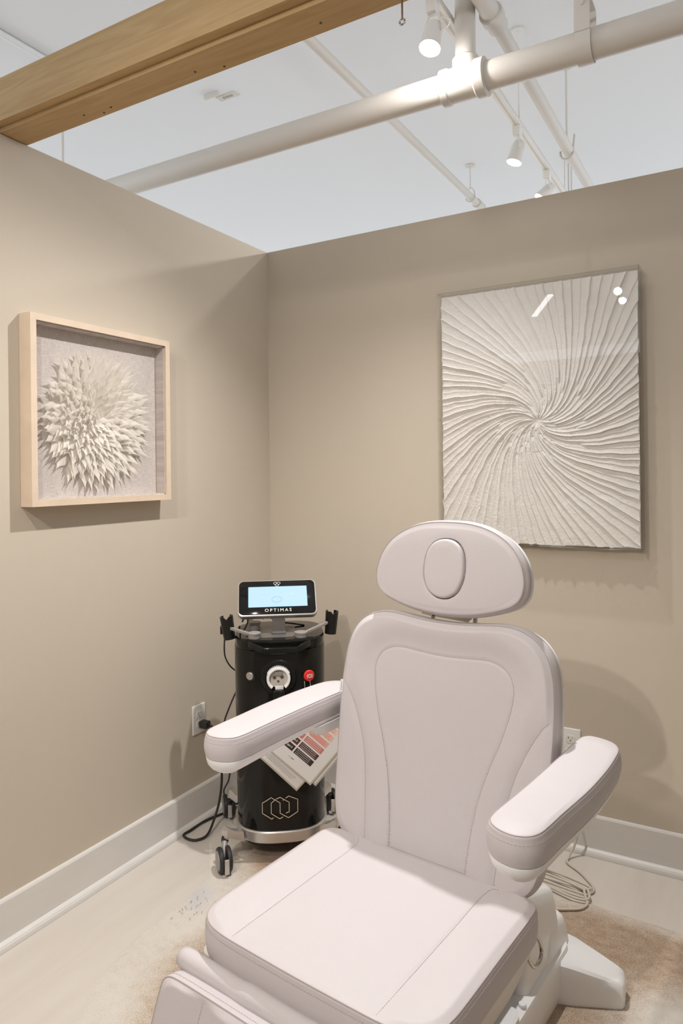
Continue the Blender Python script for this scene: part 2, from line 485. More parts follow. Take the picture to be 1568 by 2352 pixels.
# ------------------------------------------------------------------ pipes
PY_, PZ = -.45, 2.695
bp_ = empty('drain_pipe', (0, PY_, PZ))
tag(bp_, 'thick beige-white pipe crossing overhead with a bulging tee fitting', 'pipe')
MB().tube([(-6, 0, 0), (-2, 0, 0), (0, 0, 0), (1.07, 0, 0)], .046, 32).tube([(1.20, 0, 0), (2, 0, 0), (5, 0, 0)], .046, 32).build('run', M['pipe'], bp_)
mb = MB()
mb.tube([(1.060, 0, 0), (1.064, 0, 0), (1.087, 0, 0), (1.092, 0, 0), (1.178, 0, 0), (1.184, 0, 0), (1.214, 0, 0), (1.218, 0, 0)],
        [.052, .058, .059, .054, .054, .061, .061, .055], 36)
mb.tube([(1.143, 0, .02), (1.143, 0, .075), (1.143, 0, .078)], [.044, .044, .041], 32)
mb.build('tee_fitting', M['pipe'], bp_)
MB().tube([(1.143, 0, .07), (1.143, 0, .40), (1.143, 0, .66)], .034, 28).build('riser', M['pipe'], bp_)
# clevis strap on the thick pipe
sh = empty('pipe_hanger', (1.525, PY_, PZ))
tag(sh, 'flat painted strap hanger wrapped round the thick overhead pipe', 'pipe hanger')
mb = MB()
pts = [(-.0505 if False else 0, 0.0, 0.0)]
prof = [(math.cos(a), math.sin(a)) for a in np.linspace(R(-180), R(0), 25)]
def strap(mb, prof_pts, w, t):
    ring_o = [(y, z) for y, z in prof_pts]
    n = len(ring_o); vs = []; fs = []
    for i, (y, z) in enumerate(ring_o):
        a = np.array(ring_o[max(i - 1, 0)]); b = np.array(ring_o[min(i + 1, n - 1)]); d = (b - a) / np.linalg.norm(b - a); nn = np.array([-d[1], d[0]])
        for sx in (-w / 2, w / 2):
            for k in (0, t): vs.append((sx, y + nn[0] * k, z + nn[1] * k))
    for i in range(n - 1):
        A = 4 * i; B = A + 4
        fs += [(A, A + 1, B + 1, B), (A + 2, A + 3, B + 3, B + 2), (A, A + 2, B + 2, B), (A + 1, A + 3, B + 3, B + 1)]
    fs += [(0, 1, 3, 2), (4 * n - 4, 4 * n - 3, 4 * n - 1, 4 * n - 2)]
    mb.add(vs, fs)
U_ = [(-.049, .13)] + [(.049 * c, .049 * s_) for c, s_ in prof] + [(.049, .13)]
strap(mb, U_, .045, -.004)
strap(mb, [(-.052, .02), (-.052, .10), (-.045, .128), (.045, .128), (.052, .10), (.052, .02)], .045, .004)
mb.build('strap', M['pipe'], sh)
MB().tube([(0, -.06, .10), (0, .06, .10)], .006, 12).build('bolt', M['pipe'], sh)
MB().tube([(0, 0, .125), (0, 0, .66)], .006, 10).build('rod', M['pipe'], sh)

def long_pipe(name, x, z, r, y0, y1, label):
    o = MB().tube([(0, y0, 0), (0, (y0 + y1) / 2, 0), (0, y1, 0)], r, 28)
    return o
# narrow pipe on the left of the track
np_ = empty('sprinkler_pipe', (.438, 0, 3.14))
tag(np_, 'narrow white pipe running to the left of the lighting track', 'pipe')
long_pipe('', 0, 0, .023, -6, 1.74, '').build('run', M['pipe'], np_)
mb = MB(); mb.tube([(0, 1.70, 0), (0, 1.80, 0)], .029, 20); mb.build('coupling', M['pipe'], np_)
def ring_hanger(name, x, y, z, r, label, ztop=3.34, teardrop=True):
    e = empty(name, (x, y, z)); tag(e, label, 'pipe hanger')
    if teardrop:
        pts = [(r * math.sin(a), 0, r * math.cos(a) * (1.0 if math.cos(a) < 0 else 1.9)) for a in np.linspace(0, 2 * math.pi, 33)[:-1]]
        MB().tube(pts, .0035, 8, closed=True).build('loop', M['pipe'], e)
        MB().tube([(0, 0, r * 1.9), (0, 0, ztop - z)], .0035, 8).build('rod', M['pipe'], e)
    else:
        pts = [(-r, 0, .012)] + [(r * math.cos(a), 0, r * math.sin(a)) for a in np.linspace(R(180), R(360), 17)] + [(r, 0, .02), (r + .006, 0, .08)]
        MB().tube(pts, .005, 10).build('hook', M['pipe'], e)
        MB().tube([(0, 0, r * .6), (0, 0, ztop - z)], .005, 10).build('rod', M['pipe'], e)
    MB().lathe([(.03, -.006), (.028, 0)], 24, Matrix.Translation((0, 0, ztop - z))).build('ceiling_flange', M['pipe'], e)
    return e
ring_hanger('pipe_hanger', .438, 1.585, 3.14, .030, 'teardrop loop hanger holding the end of the narrow left pipe')
# wider pipe on the right
rp = empty('water_pipe', (1.212, 0, 2.935))
tag(rp, 'medium white pipe running to the right of the lighting track', 'pipe')
MB().tube([(0, -.36, 0), (0, 1, 0), (0, 5, 0)], .025, 28).build('run', M['pipe'], rp)
MB().tube([(0, -6, 0), (0, -3, 0), (0, -.36, 0)], .031, 28).build('wide_run', M['pipe'], rp)
MB().tube([(0, -.40, 0), (0, -.395, 0), (0, -.36, 0), (0, -.355, 0), (0, -.31, 0), (0, -.305, 0)], [.034, .040, .040, .034, .034, .026], 28).build('coupling', M['pipe'], rp)
ring_hanger('pipe_hanger', 1.205, .78, 2.925, .030, 'open hook hanger under the medium pipe right of the track', teardrop=False)
# rods behind
for (x, y, z0, lab) in ((.965, 1.838, 2.3, 'thin painted rod hanging left of a pair of rods behind the back wall'),
                        (.976, 1.895, 2.3, 'first of the paired rods hanging behind the back wall'),
                        (.996, 1.885, 2.3, 'second of the paired rods, nearest the medium pipe')):
    o = MB().tube([(0, 0, 0), (0, 0, 3.34 - z0)], .0035 if 'thin' in lab else .005, 10).build('hanging_rod', M['pipe'])
    o.location = (x, y, z0); tag(o, lab, 'rod', 'rods hanging behind the back wall')
o = MB().tube([(0, 0, 0), (0, 0, 1.3)], .006, 10).build('hanging_rod', M['pipe'])
o.location = (-1.043, -.304, 2.04); tag(o, 'white rod hanging behind the left wall below the beam', 'rod')
o = MB().tube([(-.84, -4.5, 3.325), (-.84, -.40, 3.325)], .014, 20).build('conduit_pipe', M['ceil'])
tag(o, 'faint white pipe along the ceiling at the upper left corner', 'pipe')
cp = empty('ceiling_plate', (-.385, .115, 3.34))
tag(cp, 'tiny white plate and bar fixed flat on the ceiling beyond the beam', 'ceiling fixture')
MB().box((-.02, 0.01, -.004), (.10, .055, 0.001), .001).build('plate', M['pipe'], cp, False)
MB().box((-.06, -.035, -.02), (.03, -.02, 0.001), .001).build('bar', M['pipe'], cp, False)
for k in range(3):
    MB().tube([(.02 + k * .022 + .008 * math.cos(a), .032 + .008 * math.sin(a), -.0045) for a in np.linspace(0, 2 * math.pi, 13)[:-1]], .0015, 6, closed=True).build('vent_ring', M['greyp'], cp)

# ------------------------------------------------------------------ lighting track and its lamps
tr = empty('lighting_track', (TRACK_X, 0, 2.915))
tag(tr, 'long white lighting track hung under the ceiling between two pipes', 'lighting track')
MB().box((-.018, -4.6, -.012), (.018, 3.2, .012), .002).build('rail', M['track'], tr, False)
MB().box((-.004, -4.59, -.0125), (.004, 3.19, -.0121)).build('slot', M['cord'], tr, False)
MB().tube([(0, .388, .012), (0, .388, .425)], .004, 10).build('rod', M['track'], tr)
MB().lathe([(.03, .419), (.027, .425)], 24, Matrix.Translation((0, .388, 0))).build('ceiling_flange', M['track'], tr)

LAB = ['glaring white track spotlight beside the tee fitting of the thick pipe',
       'white track spotlight in the middle of the track with a cable loop',
       'white track spotlight half hidden behind the top of the back wall',
       'track spotlight over the left side of the room, behind the camera',
       'track spotlight behind the camera aimed at the white relief picture',
       'last track spotlight behind the camera aimed at the chair']
def spotlight(y, aim, watts, cone, label):
    e = empty('track_spotlight', (TRACK_X, y, 2.903)); tag(e, label, 'spotlight', 'spotlights on the ceiling track')
    A = Vector(aim) - Vector((TRACK_X, y, 2.79)); A.normalize()
    q = A.to_track_quat('-Z', 'Y').to_matrix().to_4x4()
    MB().box((-.016, -.022, -.042), (.016, .022, .0), .003).build('adapter', M['track'], e)
    P = Vector((0, 0, -.106))                       # pivot in the can's middle
    T = Matrix.Translation(P) @ q
    side = (T.to_3x3() @ Vector((1, 0, 0)))
    arms = []
    for s in (-1, 1):
        arms.append([Vector((0, 0, -.042)), Vector((0, 0, -.048)) + side * s * .018, P + side * s * .036 + Vector((0, 0, .02)), P + side * s * .036])
    mb = MB()
    for a in arms: mb.tube([tuple(v) for v in catmull([tuple(k) for k in a], False, 5)], .0035, 8)
    mb.build('yoke', M['track'], e)
    MB().lathe([(.0005, .045), (.018, .044), (.026, .036), (.031, .02), (.034, -.052), (.032, -.052), (.030, -.040), (.0005, -.038)], 36, T).build('can', M['track'], e)
    MB().lathe([(.0005, -.0455), (.0305, -.0465), (.0305, -.047), (.0005, -.048)], 32, T).build('bulb', M['lampw'], e)
    MB().tube([tuple(v) for v in catmull([P + side * -.02 + Vector((0, 0, .05)), P + side * -.045 + Vector((0, 0, .035)), P + side * -.07 + Vector((0, 0, .015)), P + side * -.055 + Vector((0, 0, .0)), P + side * -.03 + Vector((0, 0, .01))], False, 6)], .002, 8).build('cable', M['track'], e)
    ld = bpy.data.lights.new('lamp_beam', 'SPOT'); ld.energy = watts; ld.color = LAMP_WARM if y < -2 else LAMP_COL
    ld.spot_size = R(cone); ld.spot_blend = 1.0; ld.shadow_soft_size = .022
    lo = bpy.data.objects.new('lamp_beam', ld); lo.matrix_world = Matrix.Translation(Vector((TRACK_X, y, 2.903)) + P + A * .060) @ q
    COL.objects.link(lo)
    lo.parent = e; lo.matrix_parent_inverse = Matrix.Translation((-TRACK_X, -y, -2.903))
    if y > -1 and y < 0:                            # glare the naked bulb throws sideways on to the pipe next to it
        gd = bpy.data.lights.new('bulb_glare', 'POINT'); gd.energy = 3.2; gd.color = LAMP_COL; gd.shadow_soft_size = .02
        go = bpy.data.objects.new('bulb_glare', gd); go.location = P + A * .085; COL.objects.link(go); go.parent = e
for (y, aim, w, c), lb in zip(LAMPS, LAB): spotlight(y, aim, w, c, lb)
# ceiling strip lamp that mirrors in the acrylic
sl = empty('strip_light', (-.11, -5.72, 3.312), R(-24)); tag(sl, 'long white ceiling strip lamp behind the camera, mirrored in the acrylic', 'ceiling lamp')
MB().box((-.04, -.54, 0), (.04, .54, .028), .004).build('housing', M['track'], sl, False)
MB().box((-.03, -.53, -.012), (.03, .53, 0.0), .003).build('diffuser', M['tube'], sl, False)

# ------------------------------------------------------------------ outlets
def outlet(loc, rz, label):
    e = empty('wall_outlet', loc, rz); tag(e, label, 'outlet')
    # local: x across, z up, -y out of the wall
    MB().box((-.036, -.006, -.058), (.036, .0005, .058), .0025).build('cover_plate', M['plate'], e)
    for z in (.0195, -.0195):
        mb = MB()
        pts = [(.0165 * math.cos(a), .0165 * math.sin(a)) for a in np.linspace(0, 2 * math.pi, 33)[:-1]]
        pts = [(x, max(-.0135, min(.0135, y))) for x, y in pts]
        mb.prism(pts, lambda u, v, w: (u, -.006 - w, z + v), .002)
        r = mb.build('receptacle', M['plate'], e, False)
        m2 = MB().box((-.0075, -.0084, z + .000), (-.0058, -.0079, z + .008)).box((.0052, -.0084, z + .001), (.0066, -.0079, z + .007))
        if z > 0: m2.box((-.0095, -.0084, z + .003), (-.0066, -.0079, z + .0044))
        m2.lathe([(.0024, 0), (.0024, .0004)], 14, Matrix.Translation((0, -.008, z - .006)) @ Matrix.Rotation(R(90), 4, 'X'))
        m2.build('slots', M['holes'], r, False)
    MB().lathe([(.003, 0), (.0026, .001)], 14, Matrix.Translation((0, -.006, 0)) @ Matrix.Rotation(R(90), 4, 'X')).build('screw', M['plate'], e)
    return e
outlet((0, -.512, .412), R(90), 'white outlet on the left wall with a black plug in it')
outlet((1.361, 0, .388), 0, 'white outlet on the back wall beside the chair back')

# black power cord of the cart
pc = empty('power_cord', (.02, -.505, .392)); tag(pc, 'thick black power cord from the left wall outlet looping on the floor', 'cord')
def rel(pts, o): return [tuple(np.array(p) - np.array(o)) for p in pts]
o_ = (.02, -.505, .392)
MB().box((-.011, -.016, -.014), (.028, .016, .014), .005).build('plug', M['dark'], pc)
path = [(.045, -.50, .392), (.075, -.50, .375), (.10, -.50, .30), (.11, -.50, .20), (.103, -.505, .11), (.10, -.53, .05), (.12, -.60, .012), (.105, -.645, .007), (.069, -.655, .007), (.015, -.64, .007),
        (-.0, -.60, .007), (.034, -.52, .007), (.055, -.44, .007), (.075, -.37, .008), (.13, -.30, .02), (.20, -.27, .05), (.25, -.28, .09)]
path = [(max(x, .034) if z < .03 else x, y, z) for x, y, z in path]
MB().tube([tuple(v) for v in catmull(rel(path, o_), False, 8)], .0047, 12).build('cable', M['dark'], pc)

# ------------------------------------------------------------------ picture with paper flower (left wall)
FY0, FY1, FZ0, FZ1, FD = -1.304, -.709, 1.311, 1.908, .055
fy, fz = (FY0 + FY1) / 2, (FZ0 + FZ1) / 2
pf = empty('framed_flower_picture', (0, fy, fz)); tag(pf, 'square pale wood shadow box with a spiky white paper flower on linen', 'picture')
hw, hh, bw = (FY1 - FY0) / 2, (FZ1 - FZ0) / 2, .021
mb = MB()
# mitred frame, four sides
def frame_side(mb, c0, c1, i0, i1):
    a = [(0.001, *c0), (FD, *c0), (FD, *i0), (.001, *i0)]; b = [(0.001, *c1), (FD, *c1), (FD, *i1), (.001, *i1)]
    mb.add(a + b, [(0, 1, 5, 4), (1, 2, 6, 5), (2, 3, 7, 6), (3, 0, 4, 7), (0, 3, 2, 1), (4, 5, 6, 7)])
c = [(-hw, -hh), (hw, -hh), (hw, hh), (-hw, hh)]; ic = [(-hw + bw, -hh + bw), (hw - bw, -hh + bw), (hw - bw, hh - bw), (-hw + bw, hh - bw)]
for k in range(4): frame_side(mb, c[k], c[(k + 1) % 4], ic[k], ic[(k + 1) % 4])
fo = mb.build('frame', M['frame'], pf, False)
MB().box((.003, -hw + .01, -hh + .01), (.006, hw - .01, hh - .01)).build('linen_backing', M['linen'], pf, False)
# linen-wrapped inner sides
mb = MB(); e_ = .004
for lo, hi in (((.004, -hw + bw, -hh + bw), (.046, -hw + bw + e_, hh - bw)), ((.004, hw - bw - e_, -hh + bw), (.046, hw - bw, hh - bw)),
               ((.004, -hw + bw, hh - bw - e_), (.046, hw - bw, hh - bw)), ((.004, -hw + bw, -hh + bw), (.046, hw - bw, -hh + bw + e_))): mb.box(lo, hi)
mb.build('linen_liner', M['linen'], pf, False)
MB().box((.0475, -hw + bw - .002, -hh + bw - .002), (.0490, hw - bw + .002, hh - bw + .002)).build('glass_pane', M['glass'], pf, False)
# flower
fv, ff = [], []
rng = random.Random(3)
NP = 330
for i in range(NP):
    t = (i + .5) / NP
    rb = .156 * t ** .56 - .010; th = i * 2.39996 + rng.uniform(-.12, .12)
    L = .040 + .068 * t ** .7 + rng.uniform(-.009, .014); W = (.0105 + .0120 * math.sqrt(t)) * rng.uniform(.85, 1.2)
    h0 = .005 + .015 * (1 - t); tilt = R(30) * (1 - t) ** 1.3 + R(6) + rng.uniform(-.05, .08)
    curl = rng.uniform(-.35, .35); rollp = rng.uniform(-.25, .25)
    cr, cs = math.cos(th), math.sin(th); base = len(fv); n = 9
    for k in range(n + 1):
        s = k / n
        wd = W * (math.sin(math.pi * min(1, s * .9 + .12)) ** .8 if s < .55 else (math.sin(math.pi * (.55 * .9 + .12)) ** .8) * (1 - (s - .55) / .45) ** 2.0 + 0.0)
        if s < .12: wd = W * (.55 + s * 3)
        rr = rb + L * s * math.cos(tilt)
        hz = h0 + L * math.sin(tilt) * (s * .75) - .006 * math.sin(math.pi * s) + .008 * s * s
        lat = curl * L * .25 * s * s
        fold = .26 * wd
        for q, hq in ((-1, -fold), (-.5, -fold * .35), (0, 0), (.5, -fold * .35), (1, -fold)):
            u = rr; v = lat + q * wd; hh_ = hz + hq + rollp * q * wd
            y = cr * u - cs * v; z = cs * u + cr * v
            fv.append((min(.045, max(.0065, .0065 + hh_)), y - .012, z - .015))
    for k in range(n):
        for q in range(4):
            a = base + k * 5 + q; ff.append((a, a + 1, a + 6, a + 5))
mesh_obj('paper_flower', fv, ff, M['flower'], pf, True, False, 0)

# ------------------------------------------------------------------ swirl relief in acrylic box (back wall)
AX0, AX1, AZ0, AZ1, AD = .880, 1.624, 1.122, 2.108, .085
ax, az = (AX0 + AX1) / 2, (AZ0 + AZ1) / 2
ar = empty('relief_picture', (ax, 0, az)); tag(ar, 'tall clear acrylic box holding white paper with swirling torn ridges', 'picture')
hx, hz = (AX1 - AX0) / 2, (AZ1 - AZ0) / 2
mb = MB(); t_ = .004
mb.box((-hx, -AD, -hz), (hx, -AD + t_, hz))
mb.build('acrylic_front', M['acrylic'], ar, False)
mb = MB()
for lo, hi in (((-hx, -AD + t_, -hz), (-hx + t_, -.001, hz)), ((hx - t_, -AD + t_, -hz), (hx, -.001, hz)), ((-hx + t_, -AD + t_, hz - t_), (hx - t_, -.001, hz)), ((-hx + t_, -AD + t_, -hz), (hx - t_, -.001, -hz + t_))): mb.box(lo, hi)
mb.build('acrylic_sides', M['acrylic'], ar, False)
# paper sheet
pw0, pw1, ph0, ph1 = -hx + .008, hx - .010, -hz + .008, hz - .010
NX, NZ = 540, 730
xs = np.linspace(pw0, pw1, NX); zs_ = np.linspace(ph0, ph1, NZ)
X, Z = np.meshgrid(xs, zs_)
cx_, cz_ = 1.262 - ax, 1.590 - az
dx, dz = X - cx_, Z - cz_
rr = np.hypot(dx, dz); th = np.arctan2(dz, dx)
def vnoise(x, y, seed):
    rs = np.random.RandomState(seed); G = rs.rand(64, 64); xi = np.floor(x).astype(int); yi = np.floor(y).astype(int); fx = x - xi; fy_ = y - yi
    fx = fx * fx * (3 - 2 * fx); fy_ = fy_ * fy_ * (3 - 2 * fy_)
    g = lambda a, b: G[a % 64, b % 64]
    return (g(xi, yi) * (1 - fx) + g(xi + 1, yi) * fx) * (1 - fy_) + (g(xi, yi + 1) * (1 - fx) + g(xi + 1, yi + 1) * fx) * fy_
tw = 1.30 * (1 - np.exp(-rr / .17)) + .15 * rr
phi = th - tw + (vnoise(X * 26 + 9, Z * 26 + 3, 1) - .5) * .007 / (rr + .12) + (vnoise(X * 90, Z * 90, 5) - .5) * .0006 / (rr + .03)
NR = 92
ph = np.mod(phi, 2 * np.pi) / (2 * np.pi) * NR
j0 = np.floor(ph).astype(int)
rs = np.random.RandomState(4)
start = np.array([(.004 if k % 4 == 0 else (.035 if k % 4 == 2 else .10)) * (1 + rs.uniform(-.4, .9)) for k in range(NR)])
endr = np.full(NR, 9.)
H = np.zeros_like(rr); done = np.zeros(rr.shape, bool)
sp = 2 * np.pi / NR * rr
for back in range(0, 6):
    j = (j0 - back) % NR
    act = (rr > start[j]) & (rr < endr[j]) & ~done
    d = (ph - j0 + back) * sp            # metres past that ridge
    amp = .0105 * np.clip((rr - start[j]) / .02, 0, 1) * (.70 + .30 * np.sin(j * 2.4)) * (.8 + .4 * vnoise(rr * 22 + j * 3.7, j * 1.3 + rr * 0, 21))
    h = amp * (np.exp(-d / .0075)) * sstep(d / .0018) + amp * .25 * np.exp(-d / .03)
    H = np.where(act, h, H); done |= act
H += (vnoise(X * 300, Z * 300, 8) - .5) * .0007 + (vnoise(X * 120, Z * 120, 9) - .5) * .0008
yy = -.046 - H
jx = (vnoise(Z * 55, Z * 0, 12) - .5) * .006; jz = (vnoise(X * 60, X * 0, 13) - .5) * .008
wx = np.clip(1 - (X - pw0) / .02, 0, 1) - np.clip(1 - (pw1 - X) / .02, 0, 1); wz = np.clip(1 - (Z - ph0) / .02, 0, 1)
Xv = X + jx * wx; Zv = Z + jz * wz
top = np.stack([Xv, yy, Zv], -1).reshape(-1, 3)
idx = np.arange(NX * NZ).reshape(NZ, NX)
F = np.stack([idx[:-1, :-1], idx[:-1, 1:], idx[1:, 1:], idx[1:, :-1]], -1).reshape(-1, 4)
me = bpy.data.meshes.new('paper_relief')
vs = top.tolist(); fs = F.tolist()
b4 = [(pw0, -.040, ph0), (pw1, -.040, ph0), (pw1, -.040, ph1), (pw0, -.040, ph1)]
n0 = len(vs); vs += b4; fs.append((n0, n0 + 3, n0 + 2, n0 + 1))
for line, a, b in ((idx[0, :], n0, n0 + 1), (idx[:, -1], n0 + 1, n0 + 2), (idx[-1, ::-1], n0 + 2, n0 + 3), (idx[::-1, 0], n0 + 3, n0)):
    fs.append(tuple(line.tolist()[::-1]) + (a, b))
me.from_pydata(vs, [], fs); me.shade_smooth(); me.materials.append(M['artp'])
po = link(bpy.data.objects.new('paper_relief', me), ar)
MB().box((pw0 + .03, -.040, ph0 + .03), (pw1 - .03, -.001, ph1 - .03)).build('backing_board', M['artp'], ar, False)
MB().box((.11, -.0475 - .008, ph0 + .028), (.16, -.0475 - .0075, ph0 + .0295)).build('signature_line', M['logow'], ar, False)

# ------------------------------------------------------------------ cowhide rug
outline = [(.62, -2.05), (.50, -1.66), (.436, -1.478), (.38, -1.376), (.363, -1.339), (.344, -1.259), (.322, -1.163), (.323, -1.093), (.32, -.942), (.312, -.848),
           (.282, -.778), (.205, -.690), (.135, -.590), (.150, -.490), (.26, -.40), (.42, -.34), (.62, -.36), (.85, -.38), (1.10, -.37), (1.374, -.353), (1.397, -.340), (1.485, -.320), (1.539, -.324), (1.649, -.332), (1.80, -.345),
           (1.98, -.42), (2.10, -.60), (2.16, -.85), (2.10, -1.20), (2.16, -1.55), (2.05, -1.95), (1.7, -2.12), (1.3, -2.02), (1.0, -2.18)]
ro = np.array(resample(catmull(outline, True, 6), 420)); ro += np.random.RandomState(2).uniform(-.0015, .0015, ro.shape)
cc = np.array([1.15, -1.25]); vs = []; fs = []; rk = np.r_[np.linspace(0, .96, 70)[1:], .985, 1.0]
vs.append((*cc, .0045)); hid = []
for k in rk:
    p = cc + (ro - cc) * k; z = .0045 if k < .97 else (.0035 if k < .99 else .0008)
    for a, b in p: vs.append((a, b, z))
seg = len(ro)
fs = [(0, 1 + k, 1 + (k + 1) % seg) for k in range(seg)]
for i in range(len(rk) - 1):
    A = 1 + i * seg
    fs += [(A + k, A + seg + k, A + seg + (k + 1) % seg, A + (k + 1) % seg) for k in range(seg)]
rug = mesh_obj('cowhide_rug', vs, fs, M['hide'], None, True, True, 0)
tag(rug, 'brown and cream cowhide rug under the chair', 'rug')
V = np.array(vs)[:, :2]
d_edge = dist_poly(V, np.vstack([ro, ro[:1]]))
bl = lambda c, r: np.exp(-((V - np.array(c)) ** 2).sum(1) / r ** 2)
val = .06 + .60 * sstep((d_edge - .05) / .22)
val = np.where(V[:, 0] > 1.3, .30 + .42 * sstep(d_edge / .09), val)
val += .70 * bl((.47, -.56), .13) + .4 * bl((.62, -.55), .12) - .30 * bl((.22, -.66), .07) + .12 * bl((.56, -1.15), .10)
val -= .75 * bl((1.78, -.74), .13) + .5 * bl((1.86, -.95), .2)
val -= .35 * bl((.40, -1.0), .10) + .2 * bl((.42, -1.42), .1)
at2 = rug.data.attributes.new('slate', 'FLOAT', 'POINT'); at2.data.foreach_set('value', np.clip(1.3 * bl((.345, -.905), .045) + .8 * bl((.375, -.955), .03), 0, 1).astype(np.float32))
at = rug.data.attributes.new('hide', 'FLOAT', 'POINT'); at.data.foreach_set('value', np.clip(val, 0, 1).astype(np.float32))
# short tufts at the pale edge
tf = MB(); rg = random.Random(11)
for k in range(26):
    x = .36 + rg.uniform(-.02, .06); y = -.98 + rg.uniform(-.06, .10); L = rg.uniform(.008, .018); a = rg.uniform(-1.2, -.5)
    tf.tube([(x, y, .0045), (x + L * .5 * math.cos(a), y + L * .5 * math.sin(a), .007), (x + L * math.cos(a), y + L * math.sin(a), .0055)], [.0012, .001, .0003], 6)
tfo = tf.build('fur_tufts', mat('tuft_fur', (.50, .40, .31), .9), rug); tfo['kind'] = 'stuff'

# ------------------------------------------------------------------ treatment chair
CH = empty('treatment_chair', (1.27805, -1.16916, 0), R(-6.8))
tag(CH, 'pale pink leather treatment chair with white base and two armrests', 'chair')
LEA = M['leather']
# --- seat
fr = Frame((0, 0, .5), (1, 0, 0), (0, 1, 0), (0, 0, 1))
half = [(0, -.470), (.10, -.469), (.18, -.467), (.225, -.460), (.255, -.445), (.273, -.422), (.281, -.39), (.283, -.34), (.283, -.18), (.283, -.06), (.279, -.022), (.262, -.004), (.22, .004), (.10, .004), (0, .004)]
SX = .170
seam_l = [(-SX, -.455), (-SX, -.2), (-SX, -.04), (-SX - .02, -.005)]
seam_r = [(SX, -.455), (SX, -.2), (SX, -.04), (SX + .02, -.005)]
def seat_relief(p):
    d = np.minimum(dist_poly(p, seam_l), dist_poly(p, seam_r))
    out = np.abs(p[:, 0]) > SX
    h = -.0022 * np.exp(-(d / .004) ** 2)
    h = h + np.where(out, .007 * sstep(d / .05), .003 * sstep(d / .10))
    return h
seat, so, sn = pad('seat', mirror_half(half), fr, .072, .007, LEA, CH, seat_relief, (0, -.23), 110, 300, .003, .01)
def zrel(pl): return [fr(a, b, float(seat_relief(np.array([[a, b]]))[0]) + .0009) for a, b in resample(catmull(pl, False), 60, False)]
stitches('stitching', zrel(seam_l), (0, 0, 1), M['stitch'], seat); stitches('stitching', zrel(seam_r), (0, 0, 1), M['stitch'], seat)
def rim(name, o, nin, fr, w, mt, parent, r=.0016, inset=.0012):
    P = o + nin * inset
    return MB().tube([tuple(fr(a, b, w)) for a, b in P], r, 8, closed=True).build(name, mt, parent)
rim('piping', so, sn, fr, -.0014, M['seam'], seat, .0013, .0024)
def side_stitch(o, nin, fr, w, parent, off=.0016, sel=None):
    P = [fr(a, b, w) for a, b in o - nin * off]
    Q = P if sel is None else [P[i] for i in sel]
    # outward normal varies: build with short tubes instead
    P = np.array(Q + ([Q[0]] if sel is None else [])); L = np.linalg.norm(np.diff(P, axis=0), axis=1).sum(); n = int(L / .0068)
    S = resample(P, n * 3 + 1, False); mb = MB()
    for i in range(n): mb.tube([tuple(S[3 * i]), tuple(S[3 * i + 2])], .0006, 5)
    return mb.build('edge_stitching', M['stitch'], parent, False)
side_stitch(so, sn, fr, -.0125, seat, .0012)

# --- backrest
T = R(11)
Ub = np.array([0, math.sin(T), math.cos(T)]); Wb = np.array([0, -math.cos(T), math.sin(T)])
fb = Frame((0, 0, .5), (1, 0, 0), Ub, Wb)
half = [(0, .546), (.04, .547), (.09, .551), (.14, .556), (.18, .555), (.215, .545), (.245, .526), (.268, .494), (.281, .45), (.287, .39), (.288, .32), (.285, .25), (.280, .15), (.276, .08), (.266, .030), (.245, -.002), (.21, -.024), (.15, -.034), (.08, -.036), (0, -.036)]
panel = [(0, .4655), (.03, .466), (.075, .469), (.115, .4715), (.145, .467), (.172, .451), (.186, .427), (.189, .40), (.182, .355), (.165, .295), (.143, .235), (.125, .175), (.113, .115), (.105, .05), (.100, -.03)]
sideS = [(.277, .362), (.262, .345), (.243, .315), (.222, .272), (.203, .222), (.190, .165), (.181, .09), (.174, .02), (.170, -.04)]
pl = [(-x, y) for x, y in reversed(panel) if x > 0] + panel
plc = resample(catmull(pl, False), 200, False)
sR = resample(catmull(sideS, False), 60, False); sL = sR * np.array([-1, 1])
poly_in = np.vstack([plc, [[.1, -.2], [-.1, -.2]]])
def back_relief(p):
    dp = dist_poly(p, plc); ins = inside(p, poly_in)
    ds_ = np.minimum(dist_poly(p, sR), dist_poly(p, sL))
    topw = sstep((p[:, 1] - .30) / .12)
    h = np.where(ins, .0015 * sstep(dp / .08), (.004 + .011 * topw) * sstep(dp / (.035 + .03 * topw)))
    h -= .0022 * np.exp(-(dp / .0035) ** 2) + .002 * np.exp(-(ds_ / .0035) ** 2)
    h += np.where(ins, 0, .0035 * sstep(ds_ / .02) * sstep((.42 - p[:, 1]) / .20))
    return h - .004
bk, bo, bn = pad('backrest', mirror_half(half), fb, .060, .007, LEA, CH, back_relief, (0, .25), 130, 360, .004, .012)
def onb(pl, n=160):
    Q = resample(pl, n, False); hh_ = back_relief(Q)
    return [fb(a, b, h + .0012) for (a, b), h in zip(Q, hh_)]
stitches('stitching', onb(plc), Wb, M['stitch'], bk, ln=.0040)
for s_ in (sR, sL): stitches('stitching', onb(s_, 80), Wb, M['stitch'], bk, ln=.0040)
rim('piping', bo, bn, fb, -.0014, M['seam'], bk, .0012, .0026)
side_stitch(bo, bn, fb, -.0135, bk, .0014)
